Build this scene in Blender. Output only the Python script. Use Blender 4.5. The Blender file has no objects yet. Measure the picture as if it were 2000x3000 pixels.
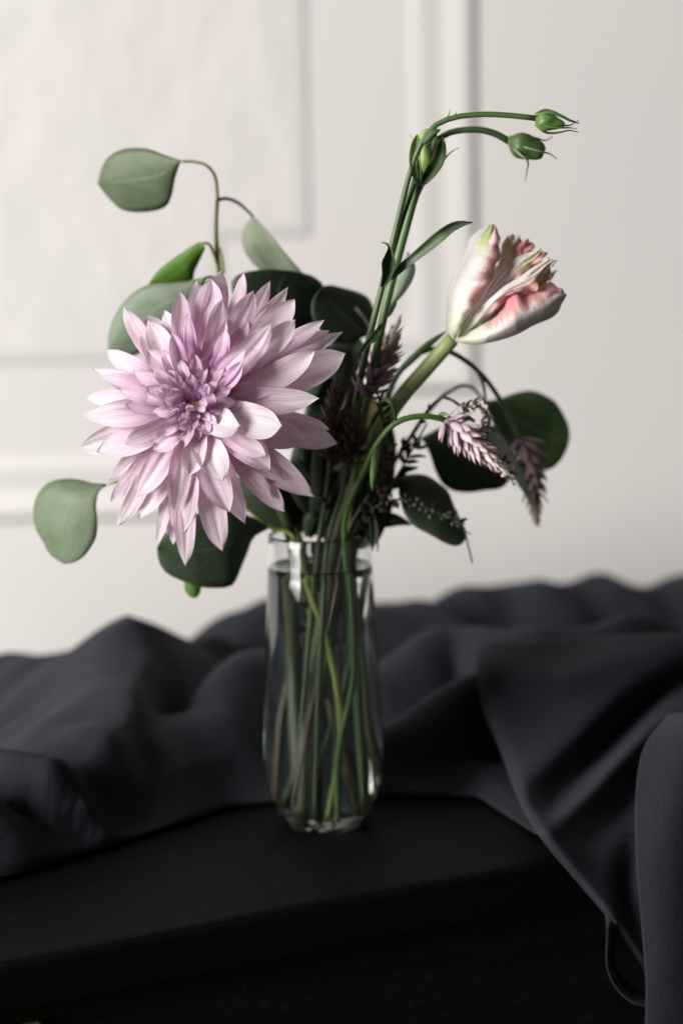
import bpy, math, random
import numpy as np
from mathutils import Vector, Matrix

random.seed(7)
rng = np.random.default_rng(11)
scene = bpy.context.scene
col = scene.collection

# ----------------------------------------------------------------- camera
F = 50.0 / 36.0 * 3000.0            # focal length in photograph pixels (2000 x 3000)
PITCH, ROLL = math.radians(8.0), math.radians(1.0)
CAM_Y = -0.74
f0 = np.array([0, math.cos(PITCH), -math.sin(PITCH)])
r0 = np.array([1.0, 0, 0])
u0 = np.array([0, math.sin(PITCH), math.cos(PITCH)])
cr, sr = math.cos(ROLL), math.sin(ROLL)
RIGHT = cr * r0 - sr * u0
UP = sr * r0 + cr * u0


def ray(px, py):
    px = np.asarray(px, float)[..., None]
    py = np.asarray(py, float)[..., None]
    return f0 + RIGHT * (px - 1000) / F - UP * (py - 1500) / F


_d = ray(952, 2408)
_t = -CAM_Y / _d[1]
CAM = np.array([-_d[0] * _t, CAM_Y, -_d[2] * _t])      # the vase foot is the origin


def P(px, py, y):
    """photograph direction (px, py) at distance y behind the vase plane -> world"""
    d = ray(px, py)
    t = ((np.asarray(y, float)) - CAM[1])[..., None] / d[..., 1:2]
    return CAM + d * t


def G(px, py, z=0.0):
    d = ray(px, py)
    return CAM + d * ((z - CAM[2]) / d[2])


cam_data = bpy.data.cameras.new('camera')
cam = bpy.data.objects.new('camera', cam_data)
col.objects.link(cam)
M = Matrix.Identity(4)
for i in range(3):
    M[i][0], M[i][1], M[i][2], M[i][3] = RIGHT[i], UP[i], -f0[i], CAM[i]
cam.matrix_world = M
cam_data.sensor_fit = 'VERTICAL'
cam_data.sensor_height = 36.0
cam_data.sensor_width = 24.0
cam_data.lens = 50.0
cam_data.clip_start, cam_data.clip_end = 0.02, 50
cam_data.dof.use_dof = True
cam_data.dof.focus_distance = float(np.dot(P(640, 1250, -0.088) - CAM, f0))
cam_data.dof.aperture_fstop = 3.2
scene.camera = cam

# ----------------------------------------------------------------- light
world = bpy.data.worlds.new('World')
scene.world = world
world.use_nodes = True
bg = world.node_tree.nodes['Background']
bg.inputs[0].default_value = (0.92, 0.95, 1.0, 1)
bg.inputs[1].default_value = 0.075

ld = bpy.data.lights.new('window_daylight', 'AREA')
ld.shape = 'RECTANGLE'
ld.size, ld.size_y = 2.0, 2.8
ld.energy = 436
ld.color = (1.0, 0.975, 0.945)
lamp = bpy.data.objects.new('window_daylight', ld)
col.objects.link(lamp)
lamp.location = (-3.55, -2.40, 1.00)
_dir = Vector((0.0, 0.02, 0.14)) - Vector(lamp.location)
lamp.rotation_euler = _dir.to_track_quat('-Z', 'Y').to_euler()

scene.view_settings.view_transform = 'Standard'
scene.view_settings.look = 'None'
scene.view_settings.exposure = 0.0
scene.view_settings.gamma = 1.0
scene.render.engine = 'CYCLES'
cy = scene.cycles
cy.use_denoising = True
cy.max_bounces = 20
cy.transmission_bounces = 16
cy.transparent_max_bounces = 16
cy.diffuse_bounces = 8
cy.glossy_bounces = 8
cy.caustics_refractive = True
cy.caustics_reflective = True
cy.blur_glossy = 0.5
cy.sample_clamp_indirect = 12


# ----------------------------------------------------------------- materials
class NT:
    def __init__(self, name):
        self.m = bpy.data.materials.new(name)
        self.m.use_nodes = True
        self.t = self.m.node_tree
        self.t.nodes.clear()
        self.out = self.n('ShaderNodeOutputMaterial')

    def n(self, kind, **kw):
        node = self.t.nodes.new(kind)
        for k, v in kw.items():
            setattr(node, k, v)
        return node

    def put(self, sock, v):
        if isinstance(v, bpy.types.NodeSocket):
            self.t.links.new(v, sock)
        elif v is not None:
            if isinstance(v, (tuple, list)) and len(v) == 3 and sock.type == 'RGBA':
                v = (*v, 1)
            sock.default_value = v

    def math(self, op, a, b=None, c=None, clamp=False):
        n = self.n('ShaderNodeMath', operation=op, use_clamp=clamp)
        self.put(n.inputs[0], a)
        if b is not None: self.put(n.inputs[1], b)
        if c is not None: self.put(n.inputs[2], c)
        return n.outputs[0]

    def step(self, x, lo, hi):
        n = self.n('ShaderNodeMapRange', interpolation_type='SMOOTHSTEP')
        self.put(n.inputs['Value'], x)
        n.inputs['From Min'].default_value = lo
        n.inputs['From Max'].default_value = hi
        return n.outputs[0]

    def mix(self, f, a, b, blend='MIX'):
        n = self.n('ShaderNodeMix', data_type='RGBA', blend_type=blend)
        self.put(n.inputs[0], f)
        self.put(n.inputs[6], a)
        self.put(n.inputs[7], b)
        return n.outputs[2]

    def uv(self):
        n = self.n('ShaderNodeUVMap')
        s = self.n('ShaderNodeSeparateXYZ')
        self.t.links.new(n.outputs[0], s.inputs[0])
        return s.outputs[0], s.outputs[1]

    def vec(self, x, y, z=0.0):
        n = self.n('ShaderNodeCombineXYZ')
        self.put(n.inputs[0], x); self.put(n.inputs[1], y); self.put(n.inputs[2], z)
        return n.outputs[0]

    def noise(self, vec, scale=1.0, detail=3.0, rough=0.55, out=0):
        n = self.n('ShaderNodeTexNoise')
        self.put(n.inputs['Vector'], vec)
        n.inputs['Scale'].default_value = scale
        n.inputs['Detail'].default_value = detail
        n.inputs['Roughness'].default_value = rough
        return n.outputs[out]

    def bump(self, h, strength=0.2, dist=0.001, normal=None):
        n = self.n('ShaderNodeBump')
        n.inputs['Strength'].default_value = strength
        n.inputs['Distance'].default_value = dist
        self.put(n.inputs['Height'], h)
        if normal is not None: self.put(n.inputs['Normal'], normal)
        return n.outputs[0]

    def pbr(self, **kw):
        n = self.n('ShaderNodeBsdfPrincipled')
        for k, v in kw.items():
            self.put(n.inputs[k.replace('_', ' ')], v)
        return n.outputs[0]

    def done(self, shader):
        self.t.links.new(shader, self.out.inputs[0])
        return self.m

    def obj_info(self):
        n = self.n('ShaderNodeObjectInfo')
        s = self.n('ShaderNodeSeparateColor')
        self.t.links.new(n.outputs['Color'], s.inputs[0])
        return n, s.outputs[0], s.outputs[1], s.outputs[2]

    def coord(self):
        return self.n('ShaderNodeTexCoord').outputs['Object']


def sheet_shader(k, colour, rough, normal, trans, tcol, spec=0.3):
    """a thin living sheet: surface reflection plus light coming through"""
    p = k.pbr(Base_Color=colour, Roughness=rough, Normal=normal, Specular_IOR_Level=spec)
    t = k.n('ShaderNodeBsdfTranslucent')
    k.put(t.inputs[0], tcol)
    m = k.n('ShaderNodeMixShader')
    k.put(m.inputs[0], trans)
    k.t.links.new(p, m.inputs[1])
    k.t.links.new(t.outputs[0], m.inputs[2])
    return m.outputs[0]


def make_dahlia_mat():
    k = NT('dahlia_petal')
    u, v = k.uv()
    info, R, Gc, B = k.obj_info()
    rnd = k.math('MULTIPLY', info.outputs['Random'], 57.0)
    edge = k.math('ABSOLUTE', k.math('SUBTRACT', k.math('MULTIPLY', u, 2.0), 1.0))
    veins = k.noise(k.vec(k.math('MULTIPLY_ADD', u, 26.0, rnd), k.math('MULTIPLY', v, 1.3), rnd), 1.0, 4.0, 0.6)
    broad = k.noise(k.vec(k.math('MULTIPLY_ADD', u, 3.2, rnd), k.math('MULTIPLY', v, 2.0), rnd), 1.0, 2.0)
    # pale pink to near white toward the tip
    tipw = k.step(k.math('ADD', v, k.math('MULTIPLY', k.math('SUBTRACT', broad, 0.5), 0.7)), 0.30, 0.95)
    c = k.mix(tipw, (0.79, 0.525, 0.635), (0.90, 0.80, 0.845))
    c = k.mix(k.math('MULTIPLY', Gc, 0.8), c, (0.945, 0.925, 0.935))
    # lilac flush
    flush = k.math('MULTIPLY', R, k.step(k.math('ADD', broad, k.math('MULTIPLY', k.math('SUBTRACT', 1.0, v), 0.25)), 0.28, 0.75))
    c = k.mix(k.math('MULTIPLY', flush, 0.72), c, (0.60, 0.30, 0.58))
    # purple streaks near edges and along the fold
    st = k.step(k.math('ADD', veins, k.math('MULTIPLY', edge, 0.16)), 0.54, 0.70)
    st = k.math('MULTIPLY', st, k.math('MULTIPLY_ADD', R, 0.80, 0.12))
    c = k.mix(st, c, (0.40, 0.135, 0.47))
    # fine pale veins
    fine = k.noise(k.vec(k.math('MULTIPLY_ADD', u, 60.0, rnd), k.math('MULTIPLY', v, 2.2), rnd), 1.0, 2.0)
    c = k.mix(k.math('MULTIPLY', k.step(fine, 0.5, 0.75), 0.22), c, (0.66, 0.44, 0.58))
    # brown age specks
    sp = k.noise(k.vec(k.math('MULTIPLY_ADD', u, 9.0, rnd), k.math('MULTIPLY', v, 24.0), rnd), 1.0, 3.0, 0.7)
    c = k.mix(k.math('MULTIPLY', k.step(sp, 0.63, 0.74), k.math('MULTIPLY', B, 0.8)), c, (0.30, 0.19, 0.15))
    h = k.math('ADD', k.math('MULTIPLY', veins, 0.6), k.math('MULTIPLY', fine, 0.4))
    nrm = k.bump(h, 0.6, 0.0018)
    return k.done(sheet_shader(k, c, 0.50, nrm, 0.33, k.mix(0.5, c, (0.92, 0.62, 0.70)), 0.25))


def make_tulip_mat():
    k = NT('tulip_petal')
    u, v = k.uv()
    info, R, Gc, B = k.obj_info()
    rnd = k.math('MULTIPLY', info.outputs['Random'], 31.0)
    feather = k.noise(k.vec(k.math('MULTIPLY', u, 2.2), k.math('MULTIPLY_ADD', v, 34.0, rnd), rnd), 1.0, 3.0, 0.6)
    broad = k.noise(k.vec(k.math('MULTIPLY', u, 3.0), k.math('MULTIPLY_ADD', v, 5.0, rnd), rnd), 1.0, 2.0)
    x = k.math('ADD', u, k.math('MULTIPLY', k.math('SUBTRACT', feather, 0.5), 0.55))
    x = k.math('ADD', x, k.math('MULTIPLY', k.math('SUBTRACT', broad, 0.5), 0.5))
    x = k.math('MULTIPLY', k.step(x, 0.50, 0.88), k.step(v, 0.18, 0.42))
    c = k.mix(k.step(v, 0.0, 0.45), (0.70, 0.74, 0.56), (0.84, 0.80, 0.77))
    c = k.mix(k.math('MULTIPLY', x, R), c, (0.72, 0.33, 0.345))
    white = k.math('MULTIPLY', k.step(broad, 0.56, 0.68), k.step(u, 0.5, 0.9))
    c = k.mix(k.math('MULTIPLY', white, 0.65), c, (0.86, 0.62, 0.68))
    fine = k.noise(k.vec(k.math('MULTIPLY', u, 40.0), k.math('MULTIPLY_ADD', v, 3.0, rnd), rnd), 1.0, 2.0)
    c = k.mix(k.math('MULTIPLY', k.step(fine, 0.52, 0.75), 0.16), c, (0.62, 0.52, 0.44))
    g = k.math('ADD', k.math('SUBTRACT', 1.0, k.math('ABSOLUTE', k.math('MULTIPLY', k.math('SUBTRACT', u, B), 2.6))), k.math('MULTIPLY', k.math('SUBTRACT', feather, 0.5), 0.8))
    g = k.math('MULTIPLY', k.step(g, 0.35, 0.8), k.step(v, 0.66, 0.86))
    c = k.mix(k.math('MULTIPLY', g, Gc), c, (0.46, 0.58, 0.16))
    nrm = k.bump(k.math('ADD', fine, k.math('MULTIPLY', feather, 0.8)), 0.4, 0.0014)
    return k.done(sheet_shader(k, c, 0.42, nrm, 0.22, k.mix(0.4, c, (0.80, 0.45, 0.35)), 0.4))


def make_leaf_mat():
    k = NT('leaf_sheet')
    u, v = k.uv()
    info, R, Gc, B = k.obj_info()
    rnd = k.math('MULTIPLY', info.outputs['Random'], 23.0)
    e = k.math('ABSOLUTE', k.math('SUBTRACT', u, 0.5))
    n1 = k.noise(k.vec(k.math('MULTIPLY_ADD', u, 5.0, rnd), k.math('MULTIPLY', v, 6.0), rnd), 1.0, 5.0, 0.6)
    c = k.mix(k.math('MULTIPLY', k.step(n1, 0.35, 0.70), 0.8), info.outputs['Color'],
              k.mix(1.0, info.outputs['Color'], (0.68, 0.78, 0.62), 'MULTIPLY'))
    n2 = k.noise(k.vec(k.math('MULTIPLY_ADD', u, 2.0, rnd), k.math('MULTIPLY', v, 2.2), rnd), 1.0, 2.0)
    c = k.mix(k.math('MULTIPLY', k.step(n2, 0.45, 0.75), 0.35), c, k.mix(1.0, info.outputs['Color'], (1.15, 1.10, 1.25), 'MULTIPLY'))
    c = k.mix(k.math('MULTIPLY', k.step(e, 0.470, 0.495), 0.35), c, k.mix(0.4, info.outputs['Color'], (0.45, 0.40, 0.28)))
    rib = k.math('SUBTRACT', 1.0, k.step(e, 0.006, 0.022))
    rib = k.math('MULTIPLY', rib, k.math('SUBTRACT', 1.0, k.step(v, 0.55, 0.98)))
    side = k.n('ShaderNodeTexWave', wave_type='BANDS', bands_direction='Y')
    k.put(side.inputs['Vector'], k.vec(0.0, k.math('SUBTRACT', v, k.math('MULTIPLY', e, 0.75)), 0.0))
    side.inputs['Scale'].default_value = 3.2
    sv = k.step(side.outputs['Fac'], 0.93, 1.0)
    c = k.mix(k.math('MULTIPLY', sv, 0.10), c, k.mix(0.5, info.outputs['Color'], (0.55, 0.62, 0.42)))
    c = k.mix(k.math('MULTIPLY', rib, 0.22), c, k.mix(0.55, info.outputs['Color'], (0.55, 0.62, 0.40)))
    spot = k.noise(k.vec(k.math('MULTIPLY_ADD', u, 13.0, rnd), k.math('MULTIPLY', v, 15.0), rnd), 1.0, 3.0, 0.65)
    c = k.mix(k.math('MULTIPLY', k.step(spot, 0.70, 0.78), 0.35), c, (0.12, 0.09, 0.05))
    tc = k.mix(1.0, info.outputs['Color'], (0.95, 1.25, 0.40), 'MULTIPLY')
    nrm = k.bump(k.math('ADD', k.math('MULTIPLY', n1, 0.5), k.math('MULTIPLY', rib, 0.6)), 0.3, 0.0008)
    return k.done(sheet_shader(k, c, 0.52, nrm, 0.22, tc, 0.35))


def make_stem_mat():
    k = NT('stem_skin')
    u, v = k.uv()
    info, R, Gc, B = k.obj_info()
    n1 = k.noise(k.vec(k.math('MULTIPLY', u, 14.0), k.math('MULTIPLY', v, 3.0), info.outputs['Random']), 1.0, 4.0)
    c = k.mix(k.math('MULTIPLY', k.step(n1, 0.35, 0.7), 0.45), info.outputs['Color'],
              k.mix(1.0, info.outputs['Color'], (0.62, 0.66, 0.55), 'MULTIPLY'))
    nrm = k.bump(n1, 0.25, 0.0006)
    return k.done(k.pbr(Base_Color=c, Roughness=0.45, Normal=nrm, Subsurface_Weight=0.12,
                        Subsurface_Radius=(0.002, 0.003, 0.001), Subsurface_Scale=0.5))


def make_shaded_stem_mat():
    k = NT('tulip_stem_shaded')
    u, v = k.uv()
    info, R, Gc, B = k.obj_info()
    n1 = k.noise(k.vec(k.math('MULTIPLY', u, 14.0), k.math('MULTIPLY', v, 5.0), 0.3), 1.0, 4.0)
    c = k.mix(k.step(k.math('ADD', v, k.math('MULTIPLY', n1, 0.10)), 0.22, 0.48), info.outputs['Color'], (0.085, 0.105, 0.040))  # lit upper stem and shaded lower stem painted into the colour
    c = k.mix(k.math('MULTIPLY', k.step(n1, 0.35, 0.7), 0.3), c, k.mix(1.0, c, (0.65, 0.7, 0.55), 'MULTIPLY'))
    return k.done(k.pbr(Base_Color=c, Roughness=0.45, Normal=k.bump(n1, 0.2, 0.0006), Subsurface_Weight=0.12,
                        Subsurface_Radius=(0.002, 0.003, 0.001), Subsurface_Scale=0.5))


def make_floret_mat():
    k = NT('celosia_floret')
    u, v = k.uv()
    info, R, Gc, B = k.obj_info()
    e = k.math('ABSOLUTE', k.math('SUBTRACT', k.math('MULTIPLY', u, 2.0), 1.0))
    n1 = k.noise(k.vec(k.math('MULTIPLY', u, 16.0), k.math('MULTIPLY', v, 2.0), info.outputs['Random']), 1.0, 3.0)
    m = k.step(k.math('ADD', k.math('MULTIPLY', e, 0.5), k.math('MULTIPLY', n1, 0.6)), 0.35, 0.75)
    c = k.mix(k.math('MULTIPLY', m, 0.65), info.outputs['Color'], k.mix(1.0, info.outputs['Color'], (0.86, 0.64, 0.78), 'MULTIPLY'))
    c = k.mix(k.math('MULTIPLY', k.step(v, 0.75, 1.0), 0.5), c, k.mix(1.0, info.outputs['Color'], (0.75, 0.45, 0.60), 'MULTIPLY'))
    return k.done(sheet_shader(k, c, 0.45, None, 0.18, c, 0.3))


def make_plain(name, colour, rough=0.5, **kw):
    k = NT(name)
    n = k.noise(k.coord(), 180.0, 3.0)
    c = k.mix(k.math('MULTIPLY', n, 0.35), colour, tuple(x * 0.6 for x in colour))
    return k.done(k.pbr(Base_Color=c, Roughness=rough, **kw))


def make_wall_mat(name, tex, scale=1.0):
    k = NT(name)
    co = k.coord()
    mp = k.n('ShaderNodeMapping')
    mp.inputs['Scale'].default_value = (1.0, 1.0, 0.75)
    k.put(mp.inputs[0], co)
    n1 = k.noise(mp.outputs[0], 16.0 * scale, 3.0, 0.5)
    n2 = k.noise(co, 420.0, 3.0)
    n3 = k.noise(co, 2.4, 2.0)
    c = k.mix(k.step(n3, 0.3, 0.75), (0.610, 0.588, 0.568), (0.592, 0.562, 0.550))
    h = k.math('ADD', k.math('MULTIPLY', n1, tex), k.math('MULTIPLY', n2, 0.012))
    return k.done(k.pbr(Base_Color=c, Roughness=0.62, Normal=k.bump(h, 0.6, 0.010), Specular_IOR_Level=0.3))


def make_cloth_mat():
    k = NT('slate_cloth')
    co = k.coord()
    n1 = k.noise(co, 1400.0, 2.0)
    n2 = k.noise(co, 60.0, 4.0)
    n3 = k.noise(co, 9.0, 2.0)
    c = k.mix(n3, (0.0190, 0.0217, 0.0275), (0.0275, 0.0307, 0.0380))
    c = k.mix(k.math('MULTIPLY', n1, 0.5), c, (0.011, 0.0125, 0.016))
    h = k.math('ADD', k.math('MULTIPLY', n1, 0.10), k.math('MULTIPLY', n2, 0.45))
    return k.done(k.pbr(Base_Color=c, Roughness=0.85, Normal=k.bump(h, 0.5, 0.005), Specular_IOR_Level=0.15,
                        Sheen_Weight=0.04, Sheen_Roughness=0.5, Sheen_Tint=(0.6, 0.65, 0.85, 1)))


def make_wood_mat(name, colour, rough):
    k = NT(name)
    co = k.coord()
    mp = k.n('ShaderNodeMapping')
    mp.inputs['Scale'].default_value = (1.0, 14.0, 14.0)
    k.put(mp.inputs[0], co)
    n1 = k.noise(mp.outputs[0], 9.0, 6.0, 0.65)
    n2 = k.noise(co, 300.0, 2.0)
    c = k.mix(k.step(n1, 0.3, 0.75), colour, tuple(x * 0.5 for x in colour))
    c = k.mix(k.math('MULTIPLY', k.step(n2, 0.62, 0.75), 0.5), c, tuple(x * 2.6 for x in colour))
    dust = k.noise(co, 900.0, 2.0)
    c = k.mix(k.math('MULTIPLY', k.step(dust, 0.74, 0.80), 0.25), c, (0.05, 0.048, 0.042))
    h = k.math('ADD', n1, k.math('MULTIPLY', n2, 0.3))
    return k.done(k.pbr(Base_Color=c, Roughness=rough, Normal=k.bump(h, 0.3, 0.001), Specular_IOR_Level=0.07))


def make_glass(name, ior, colour=(1, 1, 1), rough=0.0):
    k = NT(name)
    n = k.n('ShaderNodeBsdfGlass')
    n.inputs['Color'].default_value = (*colour, 1)
    n.inputs['Roughness'].default_value = rough
    n.inputs['IOR'].default_value = ior
    return k.done(n.outputs[0])


MAT = dict(
    dahlia=make_dahlia_mat(), tulip=make_tulip_mat(), leaf=make_leaf_mat(), stem=make_stem_mat(), stem_shaded=make_shaded_stem_mat(),
    floret=make_floret_mat(), wall=make_wall_mat('wall_paint', 0.05), panel=make_wall_mat('panel_paint', 0.6),
    cloth=make_cloth_mat(), table=make_wood_mat('black_brown_wood', (0.0034, 0.0033, 0.0025), 0.6),
    apron=make_wood_mat('lifted_black_wood', (0.0075, 0.0076, 0.0062), 0.6),  # table wood made lighter in colour to lift the front apron's shade
    floor=make_wood_mat('floor_wood', (0.06, 0.045, 0.03), 0.5),
    glass=make_glass('clear_glass', 1.48, (0.985, 0.995, 0.99)), water=make_glass('clear_water', 1.333, (0.97, 0.985, 0.97)),
    bud=make_plain('pink_bud_skin', (0.62, 0.45, 0.47), 0.5), brass=make_plain('aged_brass', (0.30, 0.21, 0.09), 0.42, Metallic=0.25),
)


# ----------------------------------------------------------------- builders
def tag(o, label=None, cat=None, group=None, kind=None):
    if label: o['label'] = label
    if cat: o['category'] = cat
    if group: o['group'] = group
    if kind: o['kind'] = kind
    return o


def thing(name, loc, label, cat, group=None):
    o = bpy.data.objects.new(name, None)
    o.empty_display_size = 0.01
    o.location = [float(x) for x in loc]
    col.objects.link(o)
    return tag(o, label, cat, group)


def root_of(o):
    while o.parent is not None:
        o = o.parent
    return o


def link(name, mesh, parent=None, colour=None):
    o = bpy.data.objects.new(name, mesh)
    if parent is not None:
        o.parent = parent
    if colour is not None:
        o.color = (*colour[:3], 1.0)
    col.objects.link(o)
    return o


def mesh_obj(name, verts, faces, mat, parent=None, colour=None, uvs=None, smooth=True):
    verts = np.asarray(verts, float)
    if parent is not None:
        verts = verts - np.array(root_of(parent).location)
    me = bpy.data.meshes.new(name)
    me.from_pydata(verts.tolist(), [], faces)
    if uvs is not None:
        lay = me.uv_layers.new(name='UVMap')
        idx = np.empty(len(me.loops), dtype=np.int32)
        me.loops.foreach_get('vertex_index', idx)
        lay.data.foreach_set('uv', np.asarray(uvs, np.float32)[idx].ravel())
    me.materials.append(MAT[mat] if isinstance(mat, str) else mat)
    if smooth:
        me.polygons.foreach_set('use_smooth', [True] * len(me.polygons))
    me.update()
    return link(name, me, parent, colour)


def catmull(pts, n):
    pts = np.asarray(pts, float)
    if len(pts) == 2:
        t = np.linspace(0, 1, n)[:, None]
        return pts[0] * (1 - t) + pts[1] * t
    p = np.vstack([2 * pts[0] - pts[1], pts, 2 * pts[-1] - pts[-2]])
    dense = []
    for i in range(1, len(p) - 2):
        t = np.linspace(0, 1, 14, endpoint=False)[:, None]
        a, b, c, d = p[i - 1], p[i], p[i + 1], p[i + 2]
        dense.append(0.5 * (2 * b + (c - a) * t + (2 * a - 5 * b + 4 * c - d) * t ** 2 + (3 * b - a - 3 * c + d) * t ** 3))
    dense = np.vstack(dense + [pts[-1:]])
    s = np.concatenate([[0], np.cumsum(np.linalg.norm(np.diff(dense, axis=0), axis=1))])
    q = np.linspace(0, s[-1], n)
    return np.stack([np.interp(q, s, dense[:, k]) for k in range(dense.shape[1])], 1)


def frames(c):
    t = np.gradient(c, axis=0)
    t /= np.linalg.norm(t, axis=1)[:, None] + 1e-12
    ref = np.array([0.0, 1.0, 0.0])
    if abs(np.dot(ref, t[0])) > 0.9:
        ref = np.array([1.0, 0, 0])
    nx = np.cross(t[0], ref); nx /= np.linalg.norm(nx)
    N = []
    for k in range(len(c)):
        nx = nx - t[k] * np.dot(nx, t[k])
        nx /= np.linalg.norm(nx) + 1e-12
        N.append(nx.copy())
    N = np.array(N)
    return t, N, np.cross(t, N)


def tube_data(pts, rad, n=24, seg=8, cap=True):
    c = catmull(pts, n)
    rad = np.interp(np.linspace(0, 1, n), np.linspace(0, 1, len(rad)), rad)
    t, a, b = frames(c)
    ang = np.arange(seg) / seg * 2 * math.pi
    V = (c[:, None, :] + rad[:, None, None] * (np.cos(ang)[None, :, None] * a[:, None, :] + np.sin(ang)[None, :, None] * b[:, None, :])).reshape(-1, 3)
    UV = np.stack(np.meshgrid(np.arange(seg) / seg, np.linspace(0, 1, n)), -1).reshape(-1, 2)
    Fc = [(i * seg + j, i * seg + (j + 1) % seg, (i + 1) * seg + (j + 1) % seg, (i + 1) * seg + j) for i in range(n - 1) for j in range(seg)]
    if cap:
        Fc.append(tuple(range(seg - 1, -1, -1)))
        Fc.append(tuple((n - 1) * seg + j for j in range(seg)))
    return V, Fc, UV


def pxpts(seq):
    return np.array([P(*s) for s in seq])


def tube(name, pts, rad, parent, colour, n=28, seg=8, mat='stem'):
    V, Fc, UV = tube_data(pts, rad, n, seg)
    return mesh_obj(name, V, Fc, mat, parent, colour, UV)


def grid_faces(nr, nc):
    return [(i * nc + j, i * nc + j + 1, (i + 1) * nc + j + 1, (i + 1) * nc + j) for i in range(nr - 1) for j in range(nc - 1)]


def solid(o, t):
    m = o.modifiers.new('thickness', 'SOLIDIFY')
    m.thickness = t
    m.offset = 0.0
    return o


def leaf(name, A, B, tr, depth, cup, parent, colour, nr=22, nc=11, mat='leaf', thick=0.00035,
         wave=0.0, ruffle=0.0, frill=0.0, tilt=0.0, bulge=0.0, seed=0, upow=1.0, crumple=0.0):
    """a leaf or petal between two traced margins (photo pixels), base to tip; depth: list of y along the
    length; cup: margins pushed toward (-) or away (+) from the viewer; tilt: depth rise across."""
    ox, oy, s = tr
    A = catmull([(ox + x / s, oy + y / s) for x, y in A], nr)
    B = catmull([(ox + x / s, oy + y / s) for x, y in B], nr)
    v = np.linspace(0, 1, nr)[:, None]
    u = np.linspace(0, 1, nc)[None, :]
    d = np.interp(v[:, 0], np.linspace(0, 1, len(depth)), depth)
    d = catmull(np.stack([v[:, 0], d], 1), nr)[:, 1][:, None]
    q = A[:, None, :] * (1 - u[..., None]) + B[:, None, :] * u[..., None]
    if mat == 'leaf':
        rw_ = np.random.default_rng(int(abs(A[0, 0] * 7 + A[-1, 1] * 3)) + seed)
        for fq in (7, 13, 22):
            dq = (B - A) / (np.linalg.norm(B - A, axis=1)[:, None] + 3.0)
            for sg in (-1, 1):
                am = rw_.uniform(.3, 1.0) * 9.0 / fq * np.sin(v[:, 0] * fq + rw_.uniform(0, 6.28)) * np.sin(np.pi * v[:, 0])
                q = q + dq[:, None, :] * (am[:, None] * np.clip(sg * (2 * u - 1), 0, 1) ** 2)[..., None]
    e = 2 * u - 1
    env = np.sin(np.pi * np.clip(v, 0.02, 0.98)) ** 0.6
    y = d + cup * (e ** 2) * env + tilt * e * env + bulge * (1 - e ** 2) * env
    r = np.random.default_rng(seed + 5)
    ph = r.uniform(0, 6.28, 4)
    if wave:
        y = y + wave * np.sin(v * 9 + ph[0] + e * 1.7) * np.abs(e) ** 1.5
    if crumple:
        y = y + crumple * env * (np.sin(u * 15 + v * 8 + ph[0]) + .7 * np.sin(u * 27 - v * 14 + ph[1]) + .5 * np.sin(u * 8 + v * 25 + ph[2]))
    if frill:
        jag = np.zeros(nr)
        vv_ = v[:, 0]
        for fq, am in ((23, 1.0), (41, .8), (67, .7)):
            jag += am * np.sin(vv_ * fq + r.uniform(0, 6.28))
        jag = jag * frill * np.clip((vv_ - .3) / .25, 0, 1)
        ac = B - A
        ac = ac / (np.linalg.norm(ac, axis=1)[:, None] + 1e-6)
        gr = np.gradient((A + B) / 2, axis=0)
        gr = gr / (np.linalg.norm(gr, axis=1)[:, None] + 1e-6)
        un = u[0]
        top = sum(am * np.sin(un * fq + r.uniform(0, 6.28)) for fq, am in ((9, 1.0), (19, .9), (33, .7))) + 1.6 * np.sin(np.pi * un)
        q = q + gr[:, None, :] * (np.clip((v - .78) / .22, 0, 1) ** 2 * top[None, :] * frill)[..., None]
        y = y + np.clip((v - .7) / .3, 0, 1) ** 2 * .0016 * np.sin(un * 21 + r.uniform(0, 6))[None, :]
        q = q + ac[:, None, :] * (jag[:, None] * np.clip((u - .6) / .4, 0, 1) ** 1.5)[..., None]
    if ruffle:
        k = np.clip((u - 0.45) / 0.55, 0, 1) ** 1.6
        y = y + ruffle * k * (np.sin(v * 31 + ph[1]) + 0.6 * np.sin(v * 53 + ph[2]) + 0.7 * np.sin(v * 17 + ph[3]))
    W = P(q[..., 0], q[..., 1], y).reshape(-1, 3)
    UV = np.stack(np.broadcast_arrays(u ** upow, v), -1).reshape(-1, 2)
    o = mesh_obj(name, W, grid_faces(nr, nc), mat, parent, colour, UV)
    if thick:
        solid(o, thick)
    return o


def blade(name, pts, width, parent, colour, cup=0.15, up=None, n=18, nc=5, mat='leaf', thick=0.00025):
    """a narrow leaf along a world polyline; width in metres at the middle"""
    c = catmull(pts, n)
    t, a, b = frames(c)
    if up is not None:
        up = np.asarray(up, float)
        a = np.cross(t, up); a /= np.linalg.norm(a, axis=1)[:, None] + 1e-9
        b = np.cross(t, a)
    s = np.linspace(0, 1, n)
    w = width * 0.5 * (s + 0.03) ** 0.45 * (1 - s ** 2.4) ** 0.85 * 1.35
    e = np.linspace(-1, 1, nc)
    V = c[:, None, :] + a[:, None, :] * (w[:, None] * e[None, :])[..., None] + b[:, None, :] * (w[:, None] * cup * e[None, :] ** 2 * 2)[..., None]
    UV = np.stack(np.broadcast_arrays(((e + 1) / 2)[None, :], s[:, None]), -1).reshape(-1, 2)
    o = mesh_obj(name, V.reshape(-1, 3), grid_faces(n, nc), mat, parent, colour, UV)
    if thick:
        solid(o, thick)
    return o


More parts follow.
